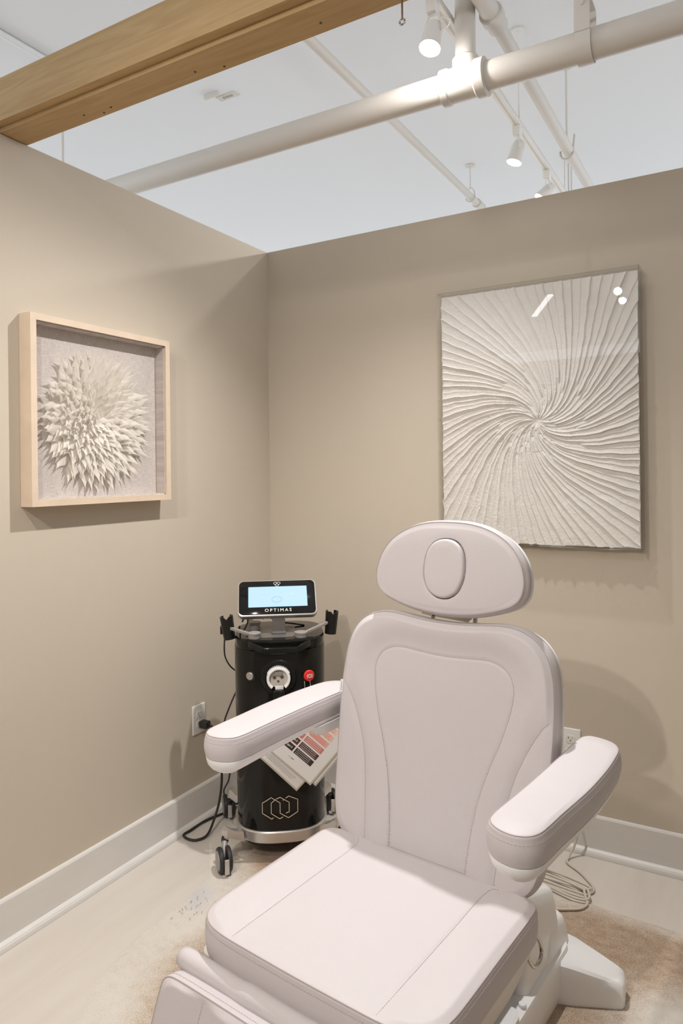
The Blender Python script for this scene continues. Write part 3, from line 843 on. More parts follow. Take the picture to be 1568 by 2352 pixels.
# white shell behind
def shell(name, half, fr, w0, w1, grow, mt, parent, c):
    o = resample(catmull(mirror_half(half)), 200); c = np.array(c); mb = MB()
    rings = []
    for w, g in ((w0, grow), (w0 - .004, grow + .003), (w0 * .6 + w1 * .4, grow + .002), (w0 * .3 + w1 * .7, grow - .006), (w1 + .002, grow - .022), (w1, grow - .04)):
        d = o - c; L = np.linalg.norm(d, axis=1)[:, None]
        rings.append([Vector(fr(a, b, w)) for a, b in c + d * (1 + g / L)])
    mb.loft(rings); return mb.build(name, mt, parent, True, 50)
shell('back_shell', [(x, max(y, .045)) for x, y in half if y > .02] + [(.23, .035), (.12, .03), (0, .03)], fb, -.056, -.080, -.004, M['white'], CH, (0, .25))
# cloth tag on the left edge of the backrest
mb = MB(); mb.prism([(-.2905, .330), (-.2905, .363), (-.281, .364), (-.281, .331)], lambda u, v, w: fb(u, v, w + .001), .0012)
tg = mb.build('care_tag', M['tagm'], bk, False); tg['label'] = 'small white cloth tag sewn in the edge seam'
for k in range(3): MB().box((0, 0, 0), (.0012, .0002, .018)).v
mb = MB(); mb.prism([(-.2865, .336), (-.2865, .358), (-.2855, .358), (-.2855, .336)], lambda u, v, w: fb(u, v, w + .0023), .0002); mb.build('tag_print', M['ink'], tg, False)

# --- headrest
hhalf = [(0, .794), (.05, .792), (.095, .783), (.135, .766), (.168, .742), (.191, .710), (.203, .675), (.205, .645), (.197, .618), (.175, .598), (.135, .583), (.09, .572), (.045, .566), (0, .564)]
fh = Frame(fb(0, 0, .012), (1, 0, 0), Ub, Wb)
ov = [(0, .751), (.022, .747), (.041, .734), (.053, .711), (.057, .679), (.054, .648), (.041, .621), (.021, .606), (0, .602)]
ovo = resample(catmull(mirror_half(ov)), 160)
ovc = np.vstack([ovo, ovo[:1]])
def head_relief(p):
    d = dist_poly(p, ovc); ins = inside(p, ovo)
    q = ((p[:, 0] / .205) ** 2 + ((p[:, 1] - .678) / .115) ** 2)
    h = .010 * np.clip(1 - q, 0, 1) ** .8
    return np.where(ins, -.010 * sstep(d / .003), h - .003 * np.exp(-d / .004))
hd, ho, hn = pad('headrest', mirror_half(hhalf), fh, .050, .008, LEA, CH, head_relief, (0, .68), 110, 300, .005, .012)
rim('piping', ho, hn, fh, -.0014, M['seam'], hd, .0012, .0026)
side_stitch(ho, hn, fh, -.0145, hd, .0016)
fo_ = Frame(fb(0, 0, .012 + .0145), (1, 0, 0), Ub, Wb)
ovs = [(x * .955, .6765 + (y - .6765) * .965) for x, y in ov]
pad('face_pad', mirror_half(ovs), fo_, .020, .007, LEA, hd, lambda p: .003 * np.clip(1 - ((p[:, 0] / .056) ** 2 + ((p[:, 1] - .6765) / .074) ** 2), 0, 1), (0, .6765), 30, 120, .001, .004)
shell('head_shell', hhalf, fh, -.047, -.066, -.001, M['white'], CH, (0, .68))
# metal carriage between headrest and backrest
mb = MB()
for s in (-.055, .062): MB().tube([tuple(fb(s, .50, -.045)), tuple(fb(s, .62, -.045))], .0055, 14).build('headrest_post', M['chrome'], CH)
mb = MB()
mb.prism([(-.045, .556), (.05, .552), (.06, .560), (.055, .566), (-.05, .572)], lambda u, v, w: fb(u, v, -.028 - w), .004)
mb.prism([(-.075, .560), (-.045, .556), (-.045, .562), (-.075, .57)], lambda u, v, w: fb(u, v, -.020 - w), .006)
mb.build('headrest_bracket', M['chrome'], CH, False)

# --- armrests
armR = [(.300, -.299), (.296, -.284), (.295, -.257), (.298, -.19), (.301, -.104), (.303, .002), (.303, .092), (.3045, .155), (.310, .179), (.325, .191), (.355, .188), (.378, .177), (.393, .158), (.401, .134),
        (.405, .099), (.409, .035), (.4095, -.033), (.408, -.091), (.404, -.147), (.399, -.207), (.396, -.256), (.393, -.287), (.385, -.308), (.372, -.320), (.354, -.326), (.331, -.323), (.312, -.313)]
def armrest(sign, z, dx, dy, lab):
    g = empty('armrest'); g.parent = CH; g['label'] = lab
    ol = [(sign * (x + dx), y + dy) for x, y in armR]
    if sign < 0: ol = ol[::-1]
    fa = Frame((0, 0, z), (1, 0, 0), (0, 1, 0), (0, 0, 1))
    cen = (sign * (.352 + dx), -.07 + dy)
    def rel_(p):
        return .004 * np.clip(1 - ((p[:, 0] - cen[0]) / .055) ** 2, 0, 1)
    c, o, n = pad('arm_pad', ol, fa, .056, .008, LEA, g, rel_, cen, 36, 260, .004, .004)
    rim('piping', o, n, fa, -.0016, M['seam'], c, .0011, .003)
    side_stitch(o, n, fa, -.0150, c, .0018)
    # white under-shell, deep and rounded at the front, thin toward the back
    cc_ = np.array(cen); mb = MB(); rings = []
    yv = o[:, 1]; fq = np.clip((yv - (-.326 + dy)) / .5, 0, 1)
    dp = .040 - .018 * fq
    for q, ins in ((0, .0005), (.08, .0005), (.4, .004), (.65, .012), (.85, .024), (1, .040)):
        P = o + n * ins
        rings.append([Vector((a, b, z - .0555 - d * q)) for (a, b), d in zip(P, dp)])
    mb.loft(rings); mb.build('arm_shell', M['white'], g, True, 50)
    # bracket from the arm down behind the backrest
    xi = sign * (.325 + dx)
    mb = MB()
    r1 = lambda cx, cy, cz, a, b: [Vector((cx + a * sx, cy + b * sy, cz)) for sx, sy in ((-1, -.6), (-.6, -1), (.6, -1), (1, -.6), (1, .6), (.6, 1), (-.6, 1), (-1, .6))]
    mb.loft([r1(xi, .06 + dy, z - .068, .024, .075), r1(xi, .07 + dy, z - .092, .020, .060), r1(xi, .075 + dy, z - .100, .012, .045)])
    mb.loft([r1(sign * .325, .115, z - .095, .010, .020), r1(sign * .300, .122, z - .125, .010, .020), r1(sign * .262, .118, z - .155, .010, .020), r1(sign * .250, .110, z - .175, .010, .016)])
    mb.build('arm_bracket', M['white'], g, True, 50)
armrest(1, .803, .004, 0, 'armrest at the right of the photo, nearer the camera')
armrest(-1, .812, .010, -.006, 'armrest at the left of the photo, in front of the black cart')

# --- leg rest
dl = np.array([0, -.35, -.937]); dl /= np.linalg.norm(dl); wl = np.array([0, -.937, .35]); wl /= np.linalg.norm(wl)
fl = Frame((0, -.532, .432), (1, 0, 0), dl, wl)
lhalf = [(0, 0), (.15, 0), (.235, .001), (.264, .004), (.278, .014), (.283, .035), (.284, .12), (.282, .25), (.272, .33), (.245, .372), (.20, .39), (.10, .398), (0, .40)]
sl_ = [(.165, .006), (.172, .15), (.170, .30), (.150, .385)]
ls = resample(catmull(sl_, False), 60, False); ls2 = ls * np.array([-1, 1])
def leg_relief(p):
    d = np.minimum(dist_poly(p, ls), dist_poly(p, ls2))
    return -.002 * np.exp(-(d / .004) ** 2) + .006 * sstep(d / .06)
lg, lo_, ln_ = pad('leg_rest', mirror_half(lhalf), fl, .076, .007, LEA, CH, leg_relief, (0, .2), 90, 280, .003, .01)
for s_ in (ls, ls2): stitches('stitching', [fl(a, b, .0008 + float(leg_relief(np.array([[a, b]]))[0])) for a, b in s_], wl, M['stitch'], lg)
rim('piping', lo_, ln_, fl, -.0014, M['seam'], lg, .0013, .0026)
side_stitch(lo_, ln_, fl, -.0125, lg, .0012)
# soft roll between seat and leg rest
pts = []; rr_ = []
for k in range(41):
    s = k / 40; x = -.287 + .574 * s
    pts.append((x, -.480, .4265 - .0022 * math.exp(-((k - 11) / 1.6) ** 2)))
    rr_.append((.0198 + .0005 * math.sin(k * .55) + .0011 * math.exp(-((k - 13.5) / 1.3) ** 2)) * (1 if 0 < k < 40 else .88))
pts = [(-.2885, -.480, .4265)] + pts + [(.2885, -.480, .4265)]; rr_ = [.013] + rr_ + [.013]
MB().tube(pts, rr_, 28).build('seat_roll', LEA, CH, True, 0)

# --- under-seat shell
def rrect(x0, x1, y0, y1, z, r=.03, n=5):
    out = []
    for cx, cy, a0 in ((x1 - r, y1 - r, 0), (x0 + r, y1 - r, 90), (x0 + r, y0 + r, 180), (x1 - r, y0 + r, 270)):
        for k in range(n + 1):
            a = R(a0 + 90 * k / n); out.append(Vector((cx + r * math.cos(a), cy + r * math.sin(a), z)))
    return out
MB().loft([rrect(-.274, .274, -.452, .000, .429), rrect(-.272, .272, -.450, -.012, .412), rrect(-.262, .262, -.440, -.035, .375), rrect(-.250, .250, -.430, -.060, .342, .04), rrect(-.222, .222, -.41, -.09, .328, .05), rrect(-.16, .16, -.36, -.14, .322, .05)]).build('seat_shell', M['whitem'], CH, True, 50)
MB().tube([tuple(v) for v in catmull([(.262, .004, .425), (.262, .026, .405), (.262, .045, .375), (.262, .043, .357), (.262, .022, .350), (.262, -.002, .360), (.262, -.026, .388), (.260, -.040, .414)], False, 6)], .0042, 12).build('release_handle', M['chrome'], CH)

# --- base
mb = MB()
# long low floor beam
mb.loft([rrect(-.172, .172, -.44, .50, .004, .05), rrect(-.176, .176, -.44, .505, .02, .05), rrect(-.178, .178, -.43, .50, .095, .05), rrect(-.172, .172, -.425, .495, .116, .045), rrect(-.150, .150, -.41, .48, .122, .03)])
mb.build('base_body', M['white'], CH, True, 50)
MB().loft([rrect(-.135, .135, -.42, .02, .118, .02), rrect(-.130, .130, -.42, .015, .136, .02), rrect(-.120, .120, -.41, .01, .141, .02)]).build('base_cover', M['greyp'], CH, True, 50)
# front slab by the knob
MB().loft([rrect(.085, .176, -.42, .150, .112, .03), rrect(.086, .175, -.42, .149, .132, .03), rrect(.094, .167, -.41, .141, .138, .026)]).build('side_cap', M['white'], CH, True, 50)
MB().lathe([(.0105, .112), (.0105, .142), (.008, .145), (.0005, .1455)], 24, Matrix.Translation((.160, .180, -.019))).build('screw_cap', M['white'], CH)
# tower: two cheeks joined at the back, rising over the lift column
def tower(y0, y1, xh, zf, zb, z0, name, r=.03):
    rings = []
    for k, q in enumerate((0, .15, .5, .8, .93, .98, 1.0)):
        sh = (0, 0, .004, .010, .014, .020, .030)[k]
        ring = rrect(-xh + sh, xh - sh, y0 + (.060 * q), y1 - .012 * q - sh * .3, 0, r)
        rings.append([Vector((p.x, p.y, z0 + ((zf + (zb - zf) * (p.y - y0) / (y1 - y0)) - z0) * q)) for p in ring])
    mb = MB(); mb.loft(rings); return mb.build(name, M['white'], CH, True, 45)
tower(.195, .47, .158, .372, .262, .10, 'lift_tower')
tower(.30, .535, .166, .235, .165, .06, 'rear_shoulder', .04)
MB().box((-.120, .00, .13), (.120, .250, .335), .01).build('lift_column', M['dark'], CH, False)
# recess on top of the tower
mb = MB(); mb.prism([(.03, .262), (.128, .262), (.128, .315), (.115, .33), (.03, .33)], lambda u, v, w: (u, v, .3585 - (v - .262) * .40 + w), .006); mb.build('tower_slot', M['dark'], CH, False)
# four splayed feet
def foot(sx, sy, y_in, y_tip):
    rings = []
    tip = np.array([sx * .312, y_tip]); 
    inn = np.array([sx * .12, y_in])
    d = tip - inn; L = np.linalg.norm(d); d /= L; nn = np.array([-d[1], d[0]])
    for q, w, h in ((0, .085, .108), (.35, .072, .098), (.7, .052, .078), (.9, .040, .066), (.97, .034, .060), (1.0, .022, .052)):
        c = inn + d * L * q; r = []
        for u, z in ((-1.04, .002), (-1.04, .012), (-1.0, .7), (-.93, .93), (-.8, 1.0), (.8, 1.0), (.93, .93), (1.0, .7), (1.04, .012), (1.04, .002)):
            zz = z * h if z > .02 else z * .3
            r.append(Vector((c[0] + nn[0] * u * w, c[1] + nn[1] * u * w, zz + .0045)))
        rings.append(r)
    MB().loft(rings).build('foot', M['white'], CH, True, 35)
foot(1, 1, .455, .500); foot(-1, 1, .455, .500); foot(1, -1, -.33, -.40); foot(-1, -1, -.33, -.40)
# metal hinge between seat and backrest
for s in (-1, 1): MB().box((s * .215 - .010, .008, .425), (s * .215 + .010, .05, .480), .002).build('hinge', M['greymet'], CH)

# ------------------------------------------------------------------ beige cord coiled on the floor
cd = empty('chair_power_cord', (1.40, -.28, 0)); tag(cd, 'beige power cord coiled on the floor behind the chair base', 'cord')
zc = .0065
path = [(1.358, -.010, .366), (1.358, -.035, .36), (1.365, -.045, .30), (1.39, -.045, .20), (1.40, -.05, .13), (1.385, -.06, .05), (1.368, -.085, zc + .004), (1.370, -.119, zc), (1.422, -.161, zc), (1.469, -.215, zc), (1.481, -.238, zc), (1.480, -.262, zc), (1.462, -.268, zc),
        (1.40, -.238, zc + .003), (1.323, -.206, zc), (1.24, -.19, zc), (1.20, -.215, zc), (1.24, -.245, zc), (1.33, -.262, zc + .006), (1.44, -.270, zc + .009), (1.475, -.262, zc + .010), (1.462, -.248, zc + .010), (1.38, -.222, zc + .008), (1.29, -.205, zc + .004),
        (1.20, -.225, zc + .004), (1.22, -.27, zc + .004), (1.31, -.282, zc + .008), (1.42, -.300, zc + .010), (1.470, -.298, zc + .008), (1.466, -.283, zc + .012), (1.39, -.262, zc + .014), (1.28, -.240, zc + .010), (1.21, -.26, zc + .008), (1.24, -.295, zc + .006),
        (1.33, -.302, zc + .006), (1.42, -.330, zc + .008), (1.468, -.330, zc + .008), (1.481, -.310, zc + .010), (1.470, -.285, zc + .018), (1.462, -.295, zc + .018), (1.474, -.325, zc + .006), (1.479, -.346, zc + .004), (1.463, -.378, zc + .004), (1.42, -.405, zc + .004), (1.38, -.435, zc + .006), (1.37, -.50, .012), (1.372, -.56, .02), (1.376, -.60, .03)]
pp = [(x - 1.40, y + .28, z) for x, y, z in path]
MB().tube([tuple(v) for v in catmull(pp, False, 6)], .0042, 10).build('cable', M['cord'], cd)
MB().box((-.056, .238, .356), (-.028, .270, .378), .006).build('plug', M['cord'], cd)

# ------------------------------------------------------------------ black treatment cart
CA = empty('laser_cart', (.377, -.47, .004), math.atan2(.6, .8))
tag(CA, 'glossy black wheeled treatment console with a tilted screen', 'medical device')
def sect(a, bf, bb, z, n=2.8, m=96, dy=0.0):
    out = []
    for k in range(m):
        t = 2 * math.pi * k / m; c_, s_ = math.cos(t), math.sin(t)
        x = a * math.copysign(abs(c_) ** (2 / n), c_); b = bb if s_ > 0 else bf
        out.append(Vector((x, b * math.copysign(abs(s_) ** (2 / n), s_) + dy, z)))
    return out
MB().loft([sect(.160, .160, .155, .108), sect(.165, .166, .16, .112), sect(.167, .170, .162, .30), sect(.169, .172, .164, .60), sect(.170, .172, .165, .755), sect(.168, .170, .163, .760)]).build('body', M['black'], CA, True, 35)
MB().loft([sect(.150, .150, .145, .060), sect(.160, .162, .155, .064), sect(.170, .173, .165, .072), sect(.172, .175, .167, .108), sect(.168, .171, .163, .112)]).build('base_ring', M['silver'], CA, True, 35)
MB().loft([sect(.130, .13, .12, .045), sect(.150, .150, .14, .050), sect(.152, .152, .143, .062)]).build('underside', M['blackm'], CA, True, 35)
MB().loft([sect(.164, .160, .158, .7575, 3.2), sect(.168, .168, .163, .781, 3.2), sect(.168, .168, .163, .794, 3.2), sect(.164, .163, .159, .800, 3.2), sect(.150, .148, .144, .8015, 3.2)]).build('lid', M['black'], CA, True, 35)
MB().loft([rrect(-.075, .06, -.135, .05, .8012, .02), rrect(-.075, .06, -.135, .05, .803, .02), rrect(-.072, .057, -.132, .047, .8036, .02)]).build('tray', M['traym'], CA, True, 40)
# front handle bar
hb = [(-.112, -.140, .786), (-.106, -.160, .784), (-.070, -.192, .774), (-.055, -.198, .771), (.055, -.198, .771), (.068, -.192, .774), (.100, -.160, .784), (.106, -.140, .786)]
rings = []
for i, pnt in enumerate(hb):
    a = np.array(hb[max(i - 1, 0)]); b = np.array(hb[min(i + 1, len(hb) - 1)]); d = (b - a) / np.linalg.norm(b - a); nn = np.cross(d, (0, 0, 1)); nn /= np.linalg.norm(nn)
    rings.append([Vector(np.array(pnt) + nn * u + np.array([0, 0, v])) for u, v in ((-.006, -.012), (.004, -.013), (.007, -.010), (.007, .006), (.004, .010), (-.004, .010), (-.007, .006))])
MB().loft(rings).build('handle', M['black'], CA, True, 40)
# things on the curved front: helper giving the surface y at x
def fy_at(x, a=.169, b=.172, n=2.8): return -b * (max(0, 1 - abs(x / a) ** n)) ** (1 / n)
RX = Matrix.Rotation(R(90), 4, 'X')
def front_mat(x, z):
    sl = -math.atan((fy_at(x + .01) - fy_at(x - .01)) / .02)
    return Matrix.Translation((x, fy_at(x), z)) @ Matrix.Rotation(-sl, 4, 'Z') @ RX
def disc(x, z, prof, mt, name, parent, y=None, ns=36):
    yy_ = fy_at(x) if y is None else y
    slope = -math.atan((fy_at(x + .01) - fy_at(x - .01)) / .02) if True else 0
    Mx = Matrix.Translation((x, yy_, z)) @ Matrix.Rotation(-slope, 4, 'Z') @ RX
    return MB().lathe(prof, ns, Mx).build(name, mt, parent)
sock = disc(-.010, .668, [(.064, -.004), (.064, .004), (.061, .008), (.048, .010), (.046, .004)], M['blackm'], 'socket_bezel', CA)
mb = MB(); Mx = Matrix.Translation((-.010, fy_at(-.01), .668)) @ RX
pr = [(.0425, .004), (.0425, .026), (.040, .030), (.0345, .030), (.033, .026), (.032, .012)]
# ring open at the bottom
nseg = 60; a0, a1 = R(-52), R(232)
vs = []; fs = []
prc = pr + [(.032, .006), (.0425, .0)]
for k in range(nseg + 1):
    a = a0 + (a1 - a0) * k / nseg
    for r_, h_ in prc: vs.append(Mx @ Vector((r_ * math.cos(a), r_ * math.sin(a), h_)))
m_ = len(prc)
for k in range(nseg):
    for i in range(m_):
        j = (i + 1) % m_; fs.append((k * m_ + i, k * m_ + j, (k + 1) * m_ + j, (k + 1) * m_ + i))
fs.append(tuple(range(m_))); fs.append(tuple(nseg * m_ + i for i in range(m_)))
mb.add(vs, fs)
for k in range(15):
    a = R(30 + 120 * k / 14); 
    Mt = Mx @ Matrix.Rotation(a, 4, 'Z')
    mb.box((.041, -.0016, .006), (.0455, .0016, .029), .0006, Mt)
mb.build('connector_ring', M['white'], CA)
face = MB().lathe([(.0335, .006), (.0335, .014), (.030, .0155), (.0005, .016)], 40, Mx).build('connector_face', M['sock'], CA)
mb = MB()
for x, z in ((-.0145, .004), (.0125, .005), (-.001, -.010)):
    mb.lathe([(.0048 if z > 0 else .0038, .0158), (.0048 if z > 0 else .0038, .0172)], 20, Mx @ Matrix.Translation((x, z, 0)))
mb.build('connector_holes', M['holes'], face, False)
mb = MB()
for x, z in ((-.0145, .004), (.0125, .005)):
    mb.tube([tuple(Mx @ Vector((x + .0068 * math.cos(a), z + .0068 * math.sin(a), .0165))) for a in np.linspace(0, 2 * math.pi, 21)[:-1]], .0012, 6, closed=True)
mb.build('connector_rims', M['silver'], face)
MB().box((-.024, fy_at(-.01) - .022, .668 + .010), (.004, fy_at(-.01) - .015, .668 + .024), .002).build('connector_cap', M['greymet'], face)
yb = fy_at(-.01)
MB().box((-.022, yb - .020, .628), (.008, yb - .004, .642), .002).build('connector_tab', M['white'], CA)
MB().box((-.030, yb - .030, .545), (.012, yb - .002, .628), .006).box((-.016, yb - .036, .53), (.004, yb - .024, .628), .004).build('plug_block', M['black'], CA)
# power button
disc(-.109, .672, [(.0205, -.003), (.0205, .002), (.017, .003)], M['blackm'], 'button_bezel', CA)
pb = disc(-.109, .672, [(.0140, .002), (.0140, .008), (.012, .010), (.0005, .0105)], M['silver'], 'power_button', CA)
mb = MB(); FM = front_mat(-.109, .672); W_ = lambda u, v, h=.0107: tuple(FM @ Vector((u, v, h)))
mb.tube([W_(.0092 * math.cos(a), .0092 * math.sin(a)) for a in np.linspace(0, 2 * math.pi, 25)[:-1]], .0006, 5, closed=True)
mb.tube([W_(.0045 * math.cos(a), .0045 * math.sin(a)) for a in np.linspace(R(125), R(415), 17)], .0006, 5)
mb.tube([W_(0, .001), W_(0, .0058)], .0006, 5)
mb.build('power_symbol', M['greyp'], pb, False)
# red emergency button
rb = disc(.093, .670, [(.012, 0), (.012, .012), (.0195, .014), (.0205, .020), (.018, .024), (.0005, .025)], M['red'], 'emergency_button', CA)
disc(.093, .670, [(.022, -.003), (.022, .002), (.016, .003)], M['blackm'], 'button_bezel', CA)
mb = MB(); FM = front_mat(.093, .670); W_ = lambda u, v, h=.0254: tuple(FM @ Vector((u, v, h)))
mb.tube([W_(.0065 * math.cos(a), .0065 * math.sin(a)) for a in np.linspace(0, 2 * math.pi, 25)[:-1]], .0008, 5, closed=True)
mb.tube([W_(-.0048, .003), W_(.0048, .003), W_(0, -.005)], .0008, 5, closed=True)
for sg in (0, 180):
    mb.tube([W_(.0105 * math.cos(a), .0105 * math.sin(a)) for a in np.linspace(R(sg - 42), R(sg + 42), 12)], .0009, 5)
mb.build('stop_symbol', M['logow'], rb, False)
# interlocked hexagons on the lower front
def on_front(u, z): return (u, fy_at(u) - .0009, z)
def ribbon(mb, pts, w=.0015):
    mb.tube(pts, w, 6)
mb = MB()
for P_ in ([(806, 640), (795, 652), (722, 610), (722, 537), (790, 497), (858, 537)],
           [(858, 537), (858, 612)],
           [(880, 521), (893, 514)],
           [(822, 512), (790, 537), (790, 612), (855, 652), (880, 640)],
           [(826, 510), (858, 497), (928, 537), (928, 605), (903, 614)],
           [(902, 506), (925, 492), (995, 522), (995, 610), (922, 648), (858, 612)]):
    q = [((a - 858) / 2150 - .009, (573 - b) / 2000 + .198) for a, b in P_]
    fine = []
    for a, b in zip(q[:-1], q[1:]):
        for k in range(5): fine.append((a[0] + (b[0] - a[0]) * k / 5, a[1] + (b[1] - a[1]) * k / 5))
    fine.append(q[-1]); ribbon(mb, [on_front(u, z) for u, z in fine])
mb.build('hexagon_logo', M['logo'], CA, False)
# screen unit
tS = R(41)
Us = np.array([0, math.sin(tS), math.cos(tS)]); Ws = np.array([0, -math.cos(tS), math.sin(tS)])
fs_ = Frame((-.007, -.030, .930), (1, 0, 0), Us, Ws)
def rr2(w, h, r, n=8, cx=0, cy=0):
    out = []
    for sx, sy, a0 in ((1, 1, 0), (-1, 1, 90), (-1, -1, 180), (1, -1, 270)):
        for k in range(n + 1):
            a = R(a0 + 90 * k / n); out.append((cx + sx * (w - r) + r * math.cos(a), cy + sy * (h - r) + r * math.sin(a)))
    return out
def slab(name, w, h, r, w0, w1, mt, parent, bev=.002, cx=0, cy=0):
    rings = [[Vector(fs_(a, b, w0)) for a, b in rr2(w - bev, h - bev, r - bev, 8, cx, cy)], [Vector(fs_(a, b, w0 + bev * .6)) for a, b in rr2(w, h, r, 8, cx, cy)],
             [Vector(fs_(a, b, w1 - bev * .6)) for a, b in rr2(w, h, r, 8, cx, cy)], [Vector(fs_(a, b, w1)) for a, b in rr2(w - bev, h - bev, r - bev, 8, cx, cy)]]
    return MB().loft(rings).build(name, mt, parent, True, 50)
SC = slab('screen_housing', .149, .0775, .022, -.024, 0, M['silver'], CA, .004)
slab('screen_glass', .144, .0725, .018, -.002, .0012, M['black'], SC, .0008)
slab('screen_border', .1115, .0445, .002, .001, .0016, M['lcdedge'], SC, .0002, .002, .003)
lc = slab('display', .1105, .0435, .0015, .0014, .0019, M['lcd'], SC, .0001, .002, .003)
MS = Matrix(((1, Us[0], Ws[0], 0), (0, Us[1], Ws[1], 0), (0, Us[2], Ws[2], 0), (0, 0, 0, 1)))
def scr(u, v, w): return Matrix.Translation(Vector(fs_(u, v, w))) @ MS
text_mesh('brand_lettering', 'OPTIMAS', .0185, M['logow'], SC, scr(.002, -.0560, .0016), .0003, 0.0, 'CENTER', 1.45)
mb = MB()
for u, v in ((-.0065, .003), (.0065, .003), (0, -.005)):
    mb.tube([tuple(fs_(.000 + u + .0062 * math.cos(a), .0585 + v + .0048 * math.sin(a), .0016)) for a in np.linspace(0, 2 * math.pi, 25)[:-1]], .0009, 5, closed=True)
mb.build('ring_logo', M['logow'], SC, False)
mb = MB()
mb.tube([tuple(fs_(-.002 + .0185 * math.cos(a), -.010 + .012 * math.sin(a), .0019)) for a in np.linspace(0, 2 * math.pi, 33)[:-1]], .0018, 5, closed=True)
for k, (u, w) in enumerate(((-.058, .022), (-.028, .012), (.018, .026), (.050, .022))):
    mb.box((u - w / 2, -.0015, 0), (u + w / 2, .0015, .0002), 0, scr(0, .013, .0019))
for k in range(6): mb.box((-.074 + k * .0085, -.0012, 0), (-.070 + k * .0085, .0012, .0002), 0, scr(0, .034, .0019))
mb.box((-.004, -.0018, 0), (0, .0018, .0002), 0, scr(0, -.010, .0019))
mb.build('display_graphics', M['lcdink'], lc, False)
# stand
mb = MB(); mb.box((-.028, -.075, .802), (.020, -.070, .862), .001); mb.box((-.03, -.095, .802), (.022, -.045, .812), .002)
mb.build('screen_stand', M['traym'], CA, False)
# knobs, arms and hand-piece holders
for kx, ky, zt in ((-.095, -.125, .822), (-.094, .010, .832), (.075, -.130, .820)):
    MB().lathe([(.022, .801), (.022, zt - .006), (.0245, zt - .006), (.0245, zt - .001), (.023, zt), (.0005, zt)], 32, Matrix.Translation((kx, ky, 0))).build('knob', M['greymet'], CA)
def flatbar(p, q, w, h):
    p, q = np.array(p), np.array(q); d = (q - p); L = np.linalg.norm(d); ang = math.atan2(d[1], d[0]); pit = math.asin(d[2] / L)
    return MB().box((0, -w / 2, -h / 2), (L, w / 2, h / 2), .001, Matrix.Translation(p) @ Matrix.Rotation(ang, 4, 'Z') @ Matrix.Rotation(-pit, 4, 'Y'))
flatbar((-.098, -.125, .811), (-.182, -.075, .829), .012, .010).build('holder_arm', M['greymet'], CA)
flatbar((.078, -.130, .810), (.182, -.06, .835), .012, .010).build('holder_arm', M['greymet'], CA)
flatbar((-.094, .010, .825), (-.115, .060, .83), .018, .008).build('holder_arm', M['greymet'], CA)
def holder(cx, cy, z0, z1, tilt, open_a, name='handpiece_holder'):
    vs = []; fs = []; n = 28; r0, r1 = .0235, .0195; Mh = Matrix.Translation((cx, cy, (z0 + z1) / 2)) @ Matrix.Rotation(R(tilt), 4, 'Y') @ Matrix.Rotation(R(open_a), 4, 'Z'); h = (z1 - z0) / 2
    for k in range(n + 1):
        a = R(35 + 290 * k / n)
        notch = .010 * math.exp(-((k - n * .5) / 1.6) ** 2)
        for r_, z_ in ((r0 * 1.05, h - notch), (r1 * 1.05, h - notch), (r1 * .92, -h), (r0 * .92, -h)): vs.append(Mh @ Vector((r_ * math.cos(a), r_ * math.sin(a), z_)))
    for k in range(n):
        for i in range(4):
            j = (i + 1) % 4; fs.append((k * 4 + i, k * 4 + j, k * 4 + 4 + j, k * 4 + 4 + i))
    fs += [(0, 1, 2, 3), tuple(n * 4 + i for i in range(4))]
    ob = MB().add(vs, fs).build(name, M['blackm'], CA, True, 40)
    return ob
h1 = holder(-.192, -.060, .786, .872, -8, 90); h2 = holder(.196, -.050, .790, .876, 5, 100)
MB().box((-.222, -.045, .80), (-.206, -.02, .83), .003).build('holder_clip', M['blackm'], h1); MB().box((.200, -.04, .80), (.214, -.015, .83), .003).build('holder_clip', M['blackm'], h2)
# small cables on the cart
def cab(name, pts, r, mt=None): return MB().tube([tuple(v) for v in catmull(pts, False, 8)], r, 8).build(name, mt or M['dark'], CA)
cab('holder_cable', [(-.205, -.05, .79), (-.208, -.03, .74), (-.205, .0, .70), (-.19, .05, .655), (-.165, .09, .62)], .0028)
cab('side_cable', [(-.165, .06, .56), (-.195, .03, .50), (-.215, .02, .44), (-.212, .02, .36), (-.19, .03, .30), (-.20, .04, .22), (-.22, .05, .17), (-.20, .03, .13), (-.165, .05, .12)], .0032)
cab('top_cable', [(-.14, -.02, .84), (-.12, .02, .862), (-.09, .05, .85), (-.06, .07, .83)], .003)
cab('top_cable', [(-.15, -.05, .83), (-.148, -.03, .806), (-.135, -.01, .805), (-.12, .03, .83), (-.13, .06, .85)], .003)
cab('top_cable', [(-.03, .03, .84), (0, .05, .82), (.05, .06, .81), (.10, .05, .803)], .003)
